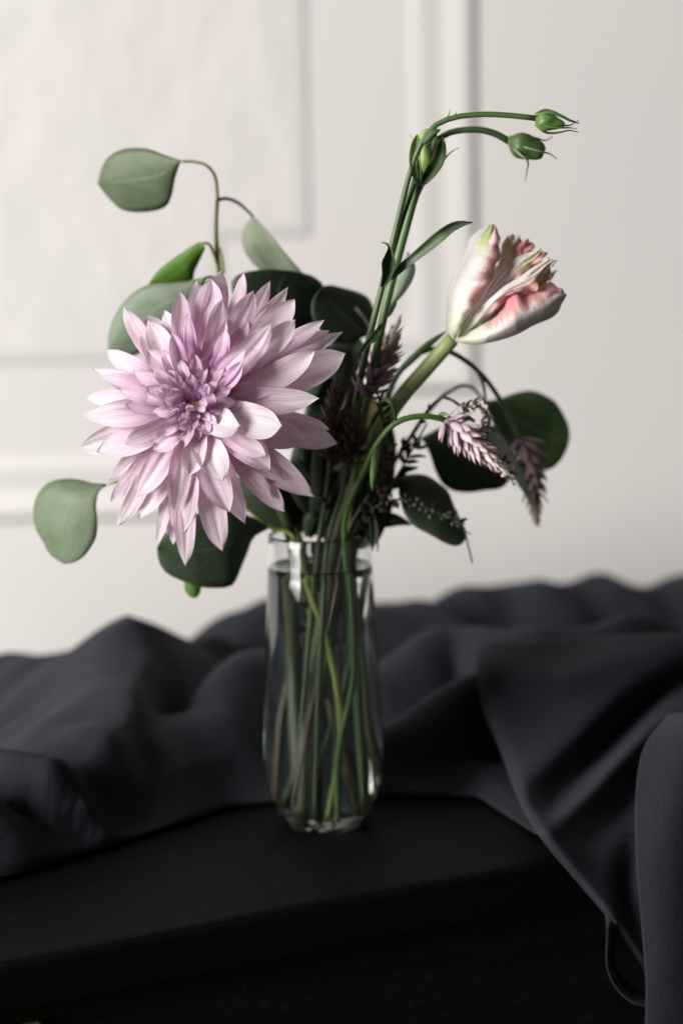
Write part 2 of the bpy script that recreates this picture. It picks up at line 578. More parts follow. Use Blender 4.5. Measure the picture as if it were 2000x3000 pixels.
def lathe_data(axis_pts, radii, seg=24, n=None, lobes=0, depth=0.0, twist=0.0):
    n = n or len(radii)
    c = catmull(axis_pts, n)
    kk = catmull(np.stack([np.linspace(0, 1, len(radii)), np.asarray(radii, float)], 1), 80)
    r = np.interp(np.linspace(0, 1, n), kk[:, 0], kk[:, 1])
    t, a, b = frames(c)
    ang = np.arange(seg) / seg * 2 * math.pi
    s = np.linspace(0, 1, n)
    rr = r[:, None] * (1 + depth * np.cos(lobes * (ang[None, :] + twist * s[:, None])))
    V = c[:, None, :] + rr[..., None] * (np.cos(ang)[None, :, None] * a[:, None, :] + np.sin(ang)[None, :, None] * b[:, None, :])
    UV = np.stack(np.meshgrid(np.arange(seg) / seg, s), -1).reshape(-1, 2)
    Fc = [(i * seg + j, i * seg + (j + 1) % seg, (i + 1) * seg + (j + 1) % seg, (i + 1) * seg + j) for i in range(n - 1) for j in range(seg)]
    Fc += [tuple(range(seg - 1, -1, -1)), tuple((n - 1) * seg + j for j in range(seg))]
    return V.reshape(-1, 3), Fc, UV


def box_data(x0, x1, y0, y1, z0, z1):
    V = [(x, y, z) for x in (x0, x1) for y in (y0, y1) for z in (z0, z1)]
    return V, [(0, 1, 3, 2), (4, 6, 7, 5), (0, 4, 5, 1), (2, 3, 7, 6), (0, 2, 6, 4), (1, 5, 7, 3)]


def bevel(o, w, seg=3):
    m = o.modifiers.new('bevel', 'BEVEL')
    m.width = w
    m.segments = seg
    m.limit_method = 'ANGLE'
    return o


# ================================================================= SETTING
WALL_Y = 0.60
FLOOR_Z = -0.74


def WP(px, py):
    p = P(px, py, WALL_Y)
    return p[0], p[2]


wx0, wx1, wz0, wz1 = -2.2, 2.4, FLOOR_Z, 2.0
wall = mesh_obj('wall', [(wx0, WALL_Y, wz0), (wx1, WALL_Y, wz0), (wx1, WALL_Y, wz1), (wx0, WALL_Y, wz1)], [(0, 1, 2, 3)], 'wall', smooth=False)
tag(wall, kind='structure')
floor = mesh_obj('floor', [(-2.2, -2.5, FLOOR_Z), (2.4, -2.5, FLOOR_Z), (2.4, WALL_Y, FLOOR_Z), (-2.2, WALL_Y, FLOOR_Z)], [(0, 1, 2, 3)], 'floor', smooth=False)
tag(floor, kind='structure')


def notch_path(px_r, py_b, px_n, py_n, off=0.0):
    """panel outline with a notched lower corner (photo traced): from far left along the bottom, round the notch, up"""
    xr, zb = WP(px_r, py_b)
    xn, zn = WP(px_n, py_n)
    xr += off; zb -= off; xn += off; zn -= off
    return [(-2.1, zb), (xn, zb), (xn, zn), (xr, zn), (xr, 1.9)]


def strip_moulding(name, path, profile, parent, mat):
    """sweep a moulding profile [(out of path, proud of wall)] along a right-angled path with mitred corners"""
    V, n = [], len(profile)
    for (x, z), i in zip(path, range(len(path))):
        dirs = []
        if i > 0: dirs.append(np.array(path[i]) - np.array(path[i - 1]))
        if i < len(path) - 1: dirs.append(np.array(path[i + 1]) - np.array(path[i]))
        nr = []
        for d in dirs:
            d = d / np.linalg.norm(d)
            nr.append(np.array([d[1], -d[0]]))      # outward: right of the direction of travel
        m = sum(nr)
        m = m / (np.dot(m, nr[0]))
        for o, h in profile:
            V.append((x + m[0] * o, WALL_Y - h, z + m[1] * o))
    Fc = [(i * n + j, i * n + j + 1, (i + 1) * n + j + 1, (i + 1) * n + j) for i in range(len(path) - 1) for j in range(n - 1)]
    o = mesh_obj(name, V, Fc, mat, parent, smooth=True)
    return o


def arc_profile(segs):
    out = []
    for (o0, h0, o1, h1, bul) in segs:
        for t in np.linspace(0, 1, 9):
            out.append((o0 + (o1 - o0) * t, h0 + (h1 - h0) * t + bul * math.sin(math.pi * t)))
    return out


# inner cushion panel: a raised field of soft plaster that ends in a rounded edge
inner = notch_path(918, 1052, 650, 698)
xr = inner[3][0]
pv = [(-2.1, inner[0][1]), inner[1], inner[2], inner[3], inner[4], (-2.1, 1.9)]
H1 = 0.0028


def offset_in(path, d):
    (a, zb), (xn, _), (_, zn), (xr_, _), (_, zt) = path
    return [(a, zb + d), (xn - d, zb + d), (xn - d, zn + d), (xr_ - d, zn + d), (xr_ - d, zt), (a, zt)]


fld = offset_in(inner, 0.016)
me_v = [(x, WALL_Y - H1, z) for x, z in fld]
# split the L-shaped field into two quads so it shades cleanly
a, b, c, d, e, g = me_v
h = (b[0], WALL_Y - H1, g[2])
mesh_obj('panel_field', [a, b, c, d, e, g, h], [(0, 1, 2, 6, 5), (2, 3, 4, 6)], 'panel', wall, smooth=False)
strip_moulding('panel_edge', inner, [(-0.016 + 0.016 * math.sin(t), H1 * math.cos(t) if t < 1.5 else 0.0) for t in np.linspace(0, math.pi / 2, 9)], wall, 'wall')
# outer moulding with two rounded ribs and a deep right-hand drop
outer = notch_path(1398, 1506, 1120, 1152)
prof = arc_profile([(-0.062, 0.0, -0.040, 0.002, 0.0016), (-0.040, 0.002, -0.026, 0.002, -0.0008), (-0.026, 0.002, -0.006, 0.0055, 0.0012), (-0.006, 0.0055, 0.0, 0.0, 0.001)])
strip_moulding('panel_moulding', outer, prof, wall, 'wall')

# ================================================================= TABLE
EA, EB = G(0, 2822), G(1574, 2528)
e_dir = (EB - EA)[:2] / np.linalg.norm((EB - EA)[:2])
n_dir = np.array([-e_dir[1], e_dir[0]])
TL, TR, TD = 0.40, 0.36, 0.50                # left of A, right of B, depth
span = np.linalg.norm((EB - EA)[:2])
org = EA[:2] - e_dir * TL
table = thing('table', (org[0], org[1], FLOOR_Z), 'black brown wooden table under the vase and the grey cloth', 'table')
ang = math.atan2(e_dir[1], e_dir[0])
table.rotation_euler = (0, 0, ang)
W_T = TL + span + TR


def tbox(name, b, mat='table', parent=table, bev=0.002):
    V, Fc = box_data(*b)
    me = bpy.data.meshes.new(name)
    me.from_pydata([tuple(float(q) for q in v) for v in V], [], Fc)
    me.materials.append(MAT[mat])
    o = link(name, me, parent)
    return bevel(o, bev) if bev else o


tz = -FLOOR_Z
tbox('table_top', (0, W_T, 0, TD, tz - 0.026, tz), bev=0.004)
AP = 0.018
front_apron = tbox('apron', (0.03, W_T - 0.03, AP, AP + 0.02, tz - 0.19, tz - 0.0265), 'apron')
tbox('apron', (0.03, W_T - 0.03, TD - 0.04, TD - 0.02, tz - 0.19, tz - 0.0265))
tbox('apron', (0.03, 0.05, AP + 0.021, TD - 0.041, tz - 0.19, tz - 0.0265))
tbox('apron', (W_T - 0.05, W_T - 0.03, AP + 0.021, TD - 0.041, tz - 0.19, tz - 0.0265))
for lx in (0.052, W_T - 0.097):
    for ly in (AP + 0.022, TD - 0.087):
        tbox('leg', (lx, lx + 0.045, ly, ly + 0.045, 0.0, tz - 0.0265))
# brass pull plate on the apron, its corner just inside the picture
org3 = np.array([org[0], org[1], FLOOR_Z])


def apron_xy(px, py):
    d = ray(px, py)
    nrm = np.array([n_dir[0], n_dir[1], 0])
    p0 = org3 + nrm * AP
    t = np.dot(p0 - CAM, nrm) / np.dot(d, nrm)
    p = CAM + d * t - org3
    return np.dot(p[:2], e_dir), p[2]


bx, bz = apron_xy(118, 2984)
tbox('drawer_pull', (bx - 0.075, bx, AP - 0.004, AP - 0.0002, bz - 0.022, bz), 'brass', table, 0.0012)

# ================================================================= CLOTH
cloth = thing('draped_cloth', tuple(G(480, 2450)), 'rumpled slate grey cloth heaped behind the vase and hanging over the table edge', 'cloth')

RIDGES = [  # crest points (px, py, y), width on the left of travel, width on the right, sharpness
    ([(-260, 1960, .24), (0, 1935, .215), (170, 1922, .19), (300, 1888, .17), (395, 1852, .155)], .075, .075, 2.1),
    ([(400, 1848, .150), (428, 1905, .12), (400, 2000, .075), (370, 2090, .035), (290, 2200, -.005), (150, 2300, -.03)], .020, .085, 2.1),
    ([(400, 1852, .155), (480, 1862, .165), (560, 1890, .18), (640, 1880, .21)], .030, .028, 2.1),
    ([(-180, 2180, -.02), (0, 2195, -.03), (160, 2236, -.035)], .030, .012, 2.0),
    ([(-200, 2300, -.06), (0, 2335, -.062), (120, 2385, -.058), (190, 2430, -.05)], .020, .018, 2.1),
    ([(420, 2125, .045), (520, 2095, .06), (600, 2072, .075), (660, 1985, .10), (740, 1905, .13), (850, 1890, .15)], .030, .045, 2.2),
    ([(590, 1905, .22), (680, 1830, .25), (775, 1776, .27), (900, 1768, .29), (1110, 1772, .30), (1260, 1786, .30)], .055, .060, 2.2),
    ([(1240, 1782, .31), (1330, 1750, .33), (1430, 1715, .35), (1540, 1722, .35)], .045, .060, 2.2),
    ([(1560, 1742, .34), (1660, 1712, .36), (1760, 1694, .37), (1860, 1722, .37)], .045, .055, 2.2),
    ([(1870, 1735, .37), (1980, 1698, .38), (2200, 1690, .39), (2500, 1720, .38)], .045, .060, 2.2),
    ([(1090, 1960, .14), (1200, 1890, .16), (1330, 1845, .18), (1480, 1860, .16), (1640, 1838, .16), (1800, 1822, .165), (2000, 1832, .17), (2400, 1850, .17)], .030, .040, 2.1),
    ([(1120, 2140, .06), (1230, 2080, .075), (1330, 2010, .09), (1400, 1960, .10)], .018, .022, 2.1),
    ([(1100, 2290, .045), (1230, 2262, .05), (1350, 2250, .055), (1500, 2252, .055)], .018, .030, 2.2),
    ([(300, 2440, -.01), (360, 2420, .0), (480, 2400, .02)], .015, .014, 2.1),
]


def ridge_height(X, Y):
    acc = np.zeros_like(X)
    for pts, wl, wr, sh in RIDGES:
        c = catmull(pxpts(pts), 60)
        best = np.full(X.shape, 1e9); zc = np.zeros_like(X); sd = np.zeros_like(X)
        for i in range(len(c) - 1):
            ax, ay, bx_, by_ = c[i, 0], c[i, 1], c[i + 1, 0], c[i + 1, 1]
            dx, dy = bx_ - ax, by_ - ay
            t = np.clip(((X - ax) * dx + (Y - ay) * dy) / (dx * dx + dy * dy + 1e-12), 0, 1)
            qx, qy = ax + t * dx, ay + t * dy
            dd = np.hypot(X - qx, Y - qy)
            m = dd < best
            best = np.where(m, dd, best)
            zc = np.where(m, c[i, 2] + t * (c[i + 1, 2] - c[i, 2]), zc)
            sd = np.where(m, dx * (Y - ay) - dy * (X - ax), sd)
        w = np.where(sd > 0, wl, wr)
        acc += np.maximum(zc * np.exp(-(best / w) ** sh), 0) ** 13
    return acc ** (1 / 13)


HEM = np.array([(-0.60, -0.135), (-0.32, -0.125), (-0.20, -0.100), (-0.150, -0.072), (-0.115, -0.040), (-0.085, -0.012), (-0.05, 0.022), (0.0, 0.034), (0.034, 0.034),
                (0.085, 0.030), (0.11, -0.03), (0.13, -0.046), (0.20, -0.018), (0.45, 0.085)])
NX, NY = 190, 130
xs = np.linspace(-0.42, 0.40, NX)
fr = np.interp(xs, HEM[:, 0], HEM[:, 1])
bk = np.minimum(0.46, (EB[1] + (xs - EB[0]) * e_dir[1] / e_dir[0]) + 0.5 / e_dir[0] - 0.015)
vv = np.linspace(0, 1, NY)
X = np.repeat(xs[None, :], NY, 0)
Y = fr[None, :] + (bk - fr)[None, :] * vv[:, None]
Z = ridge_height(X, Y)
Z += 0.0018 * np.sin(X * 95 + Y * 60 + 3 * np.sin(Y * 23)) * np.clip(Z / 0.03, 0, 1) + 0.0012 * np.sin(X * 43 - Y * 120 + 2 * np.sin(X * 31))
for k in range(16):
    a_, fq = rng.uniform(0, 3.14), rng.uniform(50, 190)
    Z += 0.028 / fq * np.sin((X * math.cos(a_) + Y * math.sin(a_)) * fq + rng.uniform(0, 6.28) + 1.5 * np.sin(X * 17 + k)) * np.clip(Z / 0.03, 0.15, 1)
edge = np.clip(vv / 0.06, 0, 1)[:, None]
Z = 0.003 + np.maximum(Z, 0.0) * edge ** 0.7
# folds lean over: push the crests a little toward the viewer
Y2 = Y - 0.10 * Z
heap = mesh_obj('heaped_folds', np.stack([X, Y2, Z], -1).reshape(-1, 3), grid_faces(NY, NX), 'cloth', cloth)
solid(heap, 0.0008)


def sheet(name, A, B, dA, dB, field, parent, nr=90, nc=70, thick=0.0005):
    A = catmull([(x, y_, d_) for (x, y_), d_ in zip(A, dA)], nr)
    B = catmull([(x, y_, d_) for (x, y_), d_ in zip(B, dB)], nr)
    da, db = A[:, 2], B[:, 2]
    A, B = A[:, :2], B[:, :2]
    u = np.linspace(0, 1, nc)[None, :]
    v = np.linspace(0, 1, nr)
    q = A[:, None, :] * (1 - u[..., None]) + B[:, None, :] * u[..., None]
    y = da[:, None] * (1 - u) + db[:, None] * u + field(q[..., 0], q[..., 1], u, v[:, None])
    o = mesh_obj(name, P(q[..., 0], q[..., 1], y).reshape(-1, 3), grid_faces(nr, nc), 'cloth', parent)
    return solid(o, thick)


def seg_field(px, py, pts, w, amp):
    c = catmull(pts, 40)
    best = np.full(px.shape, 1e9); tt = np.zeros_like(px)
    for i in range(len(c) - 1):
        a_, b_ = c[i], c[i + 1]
        dx, dy = b_ - a_
        t = np.clip(((px - a_[0]) * dx + (py - a_[1]) * dy) / (dx * dx + dy * dy + 1e-9), 0, 1)
        d_ = np.hypot(px - a_[0] - t * dx, py - a_[1] - t * dy)
        m = d_ < best
        best = np.where(m, d_, best); tt = np.where(m, (i + t) / (len(c) - 1), tt)
    return amp * np.exp(-(best / w) ** 2) * (0.45 + 0.55 * np.sin(np.pi * np.clip(tt * 0.9 + 0.1, 0, 1)))


def drape_field(px, py, u, v):
    y = 0.010 * np.exp(-(u / 0.03) ** 2) * 0.4
    y = y + seg_field(px, py, [(2080, 1960), (1900, 2060), (1750, 2200), (1605, 2335)], 46, 0.042)
    y = y + seg_field(px, py, [(1950, 2180), (1850, 2290), (1760, 2400), (1725, 2440)], 50, 0.020)
    y = y - seg_field(px, py, [(1990, 2030), (1850, 2190), (1720, 2340), (1600, 2420), (1540, 2330)], 34, 0.014)
    y = y - seg_field(px, py, [(1440, 1960), (1620, 1990), (1800, 1930), (1980, 1880)], 60, 0.012)
    y = y + seg_field(px, py, [(1850, 2450), (1840, 2600), (1870, 2760)], 36, 0.006)
    y = y + 0.002 * np.sin(px * 0.013 + py * 0.009)
    return y


sheet('hanging_fold', [(1392, 1880), (1396, 1960), (1408, 2060), (1460, 2185), (1530, 2370), (1610, 2490), (1780, 2690), (1880, 2835), (1960, 3000)],
      [(2260, 1840), (2260, 1960), (2260, 2060), (2260, 2200), (2260, 2370), (2260, 2500), (2260, 2690), (2260, 2850), (2260, 3100)],
      [.105, .075, .05, .02, -.036, -.070, -.070, -.066, -.062], [.13, .10, .07, .04, .01, -.012, -.016, -.016, -.014], drape_field, cloth)
sheet('hanging_fold', [(1960, 2090), (1885, 2190), (1860, 2330), (1862, 2520), (1878, 2720), (1890, 2900), (1884, 3120)],
      [(2260, 2080), (2260, 2200), (2260, 2330), (2260, 2520), (2260, 2720), (2260, 2900), (2260, 3120)],
      [-.02, -.05, -.075, -.088, -.09, -.09, -.09], [-.034, -.042, -.048, -.050, -.050, -.050, -.050],
      lambda px, py, u, v: 0.0012 * np.sin(u * 9 + v * 3.0 + 1.4) - 0.010 * np.sin(np.pi * u), cloth)
sheet('hem_fold', [(1772, 2672), (1776, 2740), (1776, 2830), (1800, 2890), (1845, 2935), (1900, 2952)],
      [(1812, 2722), (1800, 2760), (1798, 2825), (1825, 2868), (1865, 2900), (1905, 2915)],
      [-.070, -.074, -.078, -.080, -.080, -.078], [-.062, -.058, -.056, -.056, -.058, -.06],
      lambda px, py, u, v: -0.005 * np.sin(np.pi * u), cloth, 40, 10)

# ================================================================= VASE
PROF = [(0.0204, 0.0), (0.0248, 0.0062), (0.0282, 0.0140), (0.0304, 0.0225), (0.0316, 0.0330), (0.0319, 0.0440), (0.0314, 0.0600),
        (0.0307, 0.0770), (0.0298, 0.0950), (0.0289, 0.1130), (0.0281, 0.1300), (0.0275, 0.1440), (0.0271, 0.1570)]
SEG = 96


def spin(profile, seg=SEG):
    pr = np.array(profile)
    a_ = np.arange(seg) / seg * 2 * math.pi
    V = np.stack([pr[:, None, 0] * np.cos(a_), pr[:, None, 0] * np.sin(a_), np.broadcast_to(pr[:, None, 1], (len(pr), seg))], -1).reshape(-1, 3)
    n = len(pr)
    Fc = [(i * seg + j, i * seg + (j + 1) % seg, (i + 1) * seg + (j + 1) % seg, (i + 1) * seg + j) for i in range(n - 1) for j in range(seg)]
    return V, Fc


out_p = catmull(PROF, 40)
WT = 0.0010
inner_p = [(max(r - WT, 0.0), z) for r, z in out_p if z > 0.0062]
rim = [(out_p[-1][0] - WT * 0.15, out_p[-1][1] + 0.0006), (out_p[-1][0] - WT * 0.5, out_p[-1][1] + 0.0009), (out_p[-1][0] - WT * 0.85, out_p[-1][1] + 0.0006)]
floor_p = [(0.0205, 0.0064), (0.0170, 0.0052), (0.011, 0.0046), (0.005, 0.0044), (0.0001, 0.0044)]
full = [(0.0001, 0.0014), (0.010, 0.0012), (0.0165, 0.0004), (0.0190, -0.0002)] + [tuple(p) for p in out_p] + rim + inner_p[::-1] + floor_p
V, Fc = spin([(r, z + 0.0004) for r, z in full])
vase = mesh_obj('glass_vase', V, Fc, 'glass')
tag(vase, 'clear stemless glass vase three quarters full of water, standing on the dark table', 'vase')
WL = 0.1405
wp = [(0.0001, 0.0047), (0.011, 0.0049), (0.0172, 0.0056)]
wp += [(r - WT + 0.00022, z + 0.0004) for r, z in out_p if 0.0066 < z < WL]
rw = wp[-1][0]
wp += [(rw, WL + 0.0012), (rw - 0.0006, WL + 0.0004), (rw - 0.002, WL), (0.0001, WL)]
V, Fc = spin(wp)
water = mesh_obj('water', V, Fc, 'water')
tag(water, 'clear water filling the glass vase around the flower stems', 'water')

# ================================================================= DAHLIA
ZC = (200, 760, 1.823)             # close-up window used for tracing
DY = -0.072
dahlia = thing('dahlia', tuple(P(905, 2385, 0.004)), 'large pale pink dahlia in full bloom with lilac streaked heart', 'dahlia')
CX, CY = 680.0, 775.0
PETALS = [
    # tip x, tip y, base x, base y, width, layer, lilac, white, bow
    (820, 55, 790, 480, 150, .95, .25, .25, 12), (762, 98, 690, 480, 170, .80, .30, .30, -22), (690, 108, 640, 480, 150, .97, .20, .45, -20),
    (935, 65, 850, 420, 84, .96, .40, .05, -25), (1080, 113, 900, 430, 105, .92, .45, .05, -14), (1172, 145, 900, 470, 112, .97, .15, .15, -22),
    (1210, 212, 860, 520, 150, .86, .25, .30, -22), (985, 165, 800, 520, 150, .74, .40, .20, -24), (1368, 322, 960, 500, 100, .96, .35, .05, -22),
    (1465, 385, 1000, 540, 110, 1.0, .20, .10, -16), (1395, 380, 930, 560, 125, .90, .35, .10, -26), (1212, 318, 860, 610, 150, .70, .25, .45, -26),
    (1085, 342, 800, 620, 155, .62, .35, .30, -32), (960, 325, 790, 590, 105, .62, .50, .15, -14), (1480, 505, 960, 680, 200, .86, .15, .35, -30),
    (1320, 488, 840, 720, 160, .68, .20, .35, -48), (1340, 745, 840, 730, 165, .70, .15, .60, -10), (1140, 885, 800, 755, 200, .50, .08, .95, -34),
    (920, 885, 720, 770, 175, .33, .08, .95, -48), (800, 915, 690, 790, 125, .22, .25, .70, -26), (1395, 910, 1000, 790, 95, .92, .30, .20, 8),
    (1437, 985, 960, 830, 165, .98, .30, .00, -12), (1265, 965, 860, 840, 180, .80, .25, .10, -18), (1055, 1045, 760, 850, 125, .58, .35, .35, -24),
    (1080, 1125, 760, 880, 180, .70, .25, .35, 20), (1155, 1185, 860, 930, 115, .86, .35, .05, -10), (1315, 1270, 900, 950, 185, .98, .20, .00, -16),
    (1155, 1350, 830, 1010, 145, .95, .25, .05, 14), (1095, 1282, 820, 1000, 100, .87, .45, .05, 6), (830, 1182, 710, 850, 185, .54, .15, .75, -22),
    (640, 1152, 680, 850, 145, .44, .15, .55, 22), (860, 1352, 700, 960, 175, .76, .35, .30, -18), (942, 1412, 800, 1000, 150, .90, .25, .20, -16),
    (825, 1557, 690, 1060, 160, .98, .30, .05, -6), (565, 1345, 610, 920, 135, .70, .25, .35, 6), (600, 1478, 640, 1000, 175, .86, .20, .30, -14),
    (625, 1637, 560, 1080, 130, 1.0, .15, .10, 10), (560, 1525, 540, 1060, 140, .95, .25, .00, 20), (470, 1540, 510, 1080, 74, 1.0, .10, .45, 14),
    (375, 1388, 560, 950, 155, .86, .15, .45, 24), (365, 1268, 570, 900, 150, .74, .25, .35, 20), (290, 1305, 500, 930, 160, .92, .20, .45, 16),
    (265, 1428, 400, 1080, 105, 1.0, .15, .50, 12), (208, 1182, 380, 980, 105, 1.0, .15, .60, 18), (225, 1295, 360, 1050, 80, 1.02, .30, .20, 10),
    (455, 1020, 620, 850, 130, .36, .35, .45, 14), (300, 982, 590, 820, 130, .48, .60, .35, 30), (150, 1027, 540, 830, 175, .74, .25, .60, 34),
    (60, 1005, 420, 850, 165, .97, .10, .85, 28), (135, 857, 520, 780, 120, .72, .30, .55, 22), (72, 832, 400, 750, 135, .95, .12, .85, 24),
    (95, 737, 400, 680, 105, .97, .12, .80, 20), (305, 772, 590, 770, 100, .48, .60, .25, 26), (270, 692, 560, 700, 92, .58, .60, .20, 22),
    (180, 620, 520, 680, 105, .74, .45, .35, 16), (130, 582, 480, 630, 95, .90, .20, .70, 26), (205, 482, 510, 610, 115, .94, .30, .55, 24),
    (345, 592, 600, 680, 92, .54, .45, .25, 14), (415, 487, 610, 670, 118, .48, .45, .25, -14), (300, 252, 490, 560, 112, .96, .25, .20, 22),
    (430, 322, 590, 620, 150, .74, .12, .60, 10), (430, 292, 560, 560, 200, .97, .05, .90, 30), (512, 270, 590, 560, 115, .93, .10, .75, -8),
    (600, 170, 640, 620, 118, .58, .60, .15, 22), (637, 290, 670, 610, 105, .44, .95, .00, 14), (560, 385, 660, 640, 95, .40, .90, .05, 20),
    (825, 205, 710, 600, 125, .60, .65, .10, -22), (840, 322, 710, 640, 105, .48, .75, .05, -22), (835, 362, 730, 660, 105, .38, .90, .00, -24),
    (682, 505, 715, 730, 88, .16, .75, .20, 12), (950, 483, 770, 710, 130, .30, .55, .25, 24), (925, 540, 750, 690, 100, .20, .40, .50, -40),
    (530, 625, 640, 720, 52, .14, .95, .00, 0), (570, 590, 670, 720, 58, .15, .90, .05, 4), (490, 670, 630, 740, 62, .18, .85, .15, 8),
    (505, 735, 650, 780, 64, .16, .85, .10, 10), (620, 650, 680, 770, 62, .06, .95, .05, 4), (655, 662, 695, 770, 62, .03, 1.0, .10, -2),
    (415, 682, 600, 745, 74, .28, .80, .15, 10), (770, 712, 690, 775, 84, .06, .85, .10, -26), (540, 812, 650, 830, 74, .12, .80, .15, 18),
    (640, 772, 672, 835, 48, .02, .55, .55, 6), (622, 848, 680, 830, 52, .04, .50, .60, -8), (745, 770, 700, 790, 60, .05, .70, .20, 8),
    (560, 700, 660, 755, 56, .10, .80, .15, 4), (700, 640, 700, 750, 54, .08, .80, .10, 0), (740, 660, 715, 760, 60, .10, .75, .20, -6),
    (585, 770, 670, 800, 50, .07, .80, .15, 8), (660, 905, 690, 835, 64, .14, .60, .35, 8), (590, 900, 670, 840, 70, .18, .70, .25, 12),
]
for k in range(34):               # crowded young petals between the traced ones, longest toward the upper side
    a_ = k * 2.39996 + .4
    f_ = (k + .5) / 34
    ext = 1.0 + .35 * max(0.0, -math.sin(a_)) + .15 * max(0.0, -math.cos(a_))
    rr = (70 + 190 * f_ ** .8) * ext * random.uniform(.9, 1.1)
    PETALS.append((CX - 14 + math.cos(a_) * rr, CY - 6 + math.sin(a_) * rr, CX + math.cos(a_) * rr * .25, CY + math.sin(a_) * rr * .25,
                   46 + 40 * f_, .06 + .40 * f_, random.uniform(.45, .8), random.uniform(.15, .45), random.uniform(-12, 12)))
# a ring of spent petals at the very back closes the flower between the traced ones
for k in range(26):
    a_ = k / 26 * 2 * math.pi + random.uniform(-.08, .08)
    rr = random.uniform(330, 440)
    PETALS.append((680 + 20 + math.cos(a_) * rr * 1.08, 800 + math.sin(a_) * rr, 690 + math.cos(a_) * 150, 790 + math.sin(a_) * 150,
                   random.uniform(120, 170), 1.04, .2, .2, random.uniform(-15, 15)))


def dahlia_petal(spec, i):
    tx, ty, bx_, by_, w, L, lil, whi, bow = spec
    r = np.random.default_rng(100 + i)
    # the root lies nearer the receptacle than the part one can see
    k = 0.35 if L > .25 else 0.15
    bx_ += k * (CX - bx_); by_ += k * (CY - by_)
    w *= 0.9 if L < .3 else 0.92
    lil *= 1.0 if L < .5 else .85
    nr, nc = 19, 11
    s = np.linspace(0, 1, nr)
    dirv = np.array([tx - bx_, ty - by_]); ln = np.linalg.norm(dirv); dirv /= ln
    nv = np.array([-dirv[1], dirv[0]])
    mid = np.array([(bx_ + tx) / 2, (by_ + ty) / 2]) - nv * bow * 1.6
    b0, b2 = np.array([bx_, by_]), np.array([tx, ty])
    c = (1 - s)[:, None] ** 2 * b0 + 2 * (s * (1 - s))[:, None] * mid + (s ** 2)[:, None] * b2
    tg = np.gradient(c, axis=0); tg /= np.linalg.norm(tg, axis=1)[:, None]
    nn = np.stack([-tg[:, 1], tg[:, 0]], 1)
    prof = (0.16 + s) ** 0.62 * (1 - s ** r.uniform(2.4, 4.0)) ** r.uniform(.6, .95)
    prof = prof / prof.max()
    prof = prof * np.clip((1.0 - s) / 0.10, 0, 1) ** 0.35
    hw = w * 0.5 * prof
    e = np.linspace(-1, 1, nc)
    asym = r.uniform(-.10, .10)
    ee = e[None, :] + asym * (1 - e[None, :] ** 2)
    q = c[:, None, :] + nn[:, None, :] * (hw[:, None] * ee)[..., None]
    wob = r.uniform(1.5, 4.0) * (w / 130) * np.sin(s * r.uniform(5, 9) + r.uniform(0, 6))
    q = q + nn[:, None, :] * (wob[:, None] * np.abs(e)[None, :])[..., None]
    mpp = 0.67 / F / ZC[2]                     # metres per close-up pixel
    lm = ln * mpp
    base_d = np.interp(L, [0, .3, .6, 1.05], [-.008, -.003, .004, .018])
    tip_d = np.interp(L, [0, .2, .5, .75, 1.05], [-.020, -.018, -.009, .003, .021]) + r.normal(0, .0028)
    side = min(max((tx - CX) / 450.0, 0.0), 1.0)
    tip_d -= side * (.016 if L < .72 else .009)
    base_d += side * .003
    arch = np.interp(L, [0, .3, 1.05], [.002, .006, .011]) + r.normal(0, .0012)
    y = base_d * (1 - s) + tip_d * s - arch * np.sin(np.pi * s ** 0.9)
    cup = r.uniform(.25, .75) if L < .8 else r.uniform(.05, .6)
    cup = cup * (0.35 + 0.65 * (1 - s)) if L > .5 else cup * np.ones(nr)
    wm = hw * mpp
    crease = r.uniform(.0, .22)
    twist = r.normal(0, .34)
    Yd = y[:, None] - (wm * cup)[:, None] * (np.abs(e)[None, :] ** 2.2) + (wm[:, None] * twist * s[:, None]) * e[None, :] + crease * wm[:, None] * np.exp(-(e / .22) ** 2)[None, :]
    Yd = Yd + wm[:, None] * r.uniform(.02, .07) * np.cos(e * 9 + r.uniform(0, 6))[None, :] * np.sin(np.pi * s)[:, None]
    Yd = Yd + 0.0010 * np.sin(s * 11 + r.uniform(0, 6))[:, None] * np.abs(e)[None, :] ** 2
    px = ZC[0] + q[..., 0] / ZC[2]
    py = ZC[1] + q[..., 1] / ZC[2]
    W = P(px, py, DY + Yd).reshape(-1, 3)
    UV = np.stack(np.broadcast_arrays(((e + 1) / 2)[None, :], s[:, None]), -1).reshape(-1, 2)
    age = np.interp(tx, [500, 1200], [0.05, 0.9]) * (0.35 + 0.65 * r.random())
    o = mesh_obj('petal', W, grid_faces(nr, nc), 'dahlia', dahlia, (lil, whi, age), UV)
    sub = o.modifiers.new('smooth', 'SUBSURF')
    sub.levels = 1; sub.render_levels = 1
    return o


for i, sp in enumerate(PETALS):
    dahlia_petal(sp, i)

hub_c = P(585, 1190, DY + .004)
V, Fc, UV = lathe_data(np.array([P(590, 1195, DY - .012), P(592, 1196, DY + .008), P(600, 1200, DY + .026), P(606, 1204, DY + .034)]), [.006, .013, .015, .007], 20, 10)
mesh_obj('heart', V, Fc, 'stem', dahlia, (.42, .30, .16), UV)
for k in range(9):
    a_ = k / 9 * 2 * math.pi
    c0 = P(600, 1200, DY + .030)
    dr = np.array([math.cos(a_), .35, math.sin(a_)])
    blade('bract', [c0, c0 + dr * .012, c0 + dr * .024 + np.array([0, .006, 0])], .010, dahlia, (.10, .16, .06))
tube('stem', [P(604, 1202, DY + .032), P(660, 1240, -.020), P(745, 1340, -.006), P(820, 1480, -.002), P(862, 1620, .002), P(880, 1800, .006), P(890, 2100, .008), P(905, 2385, .006)],
     [.0034, .0034, .0031, .0028, .0026, .0026], dahlia, (.055, .075, .03), 40, 12)

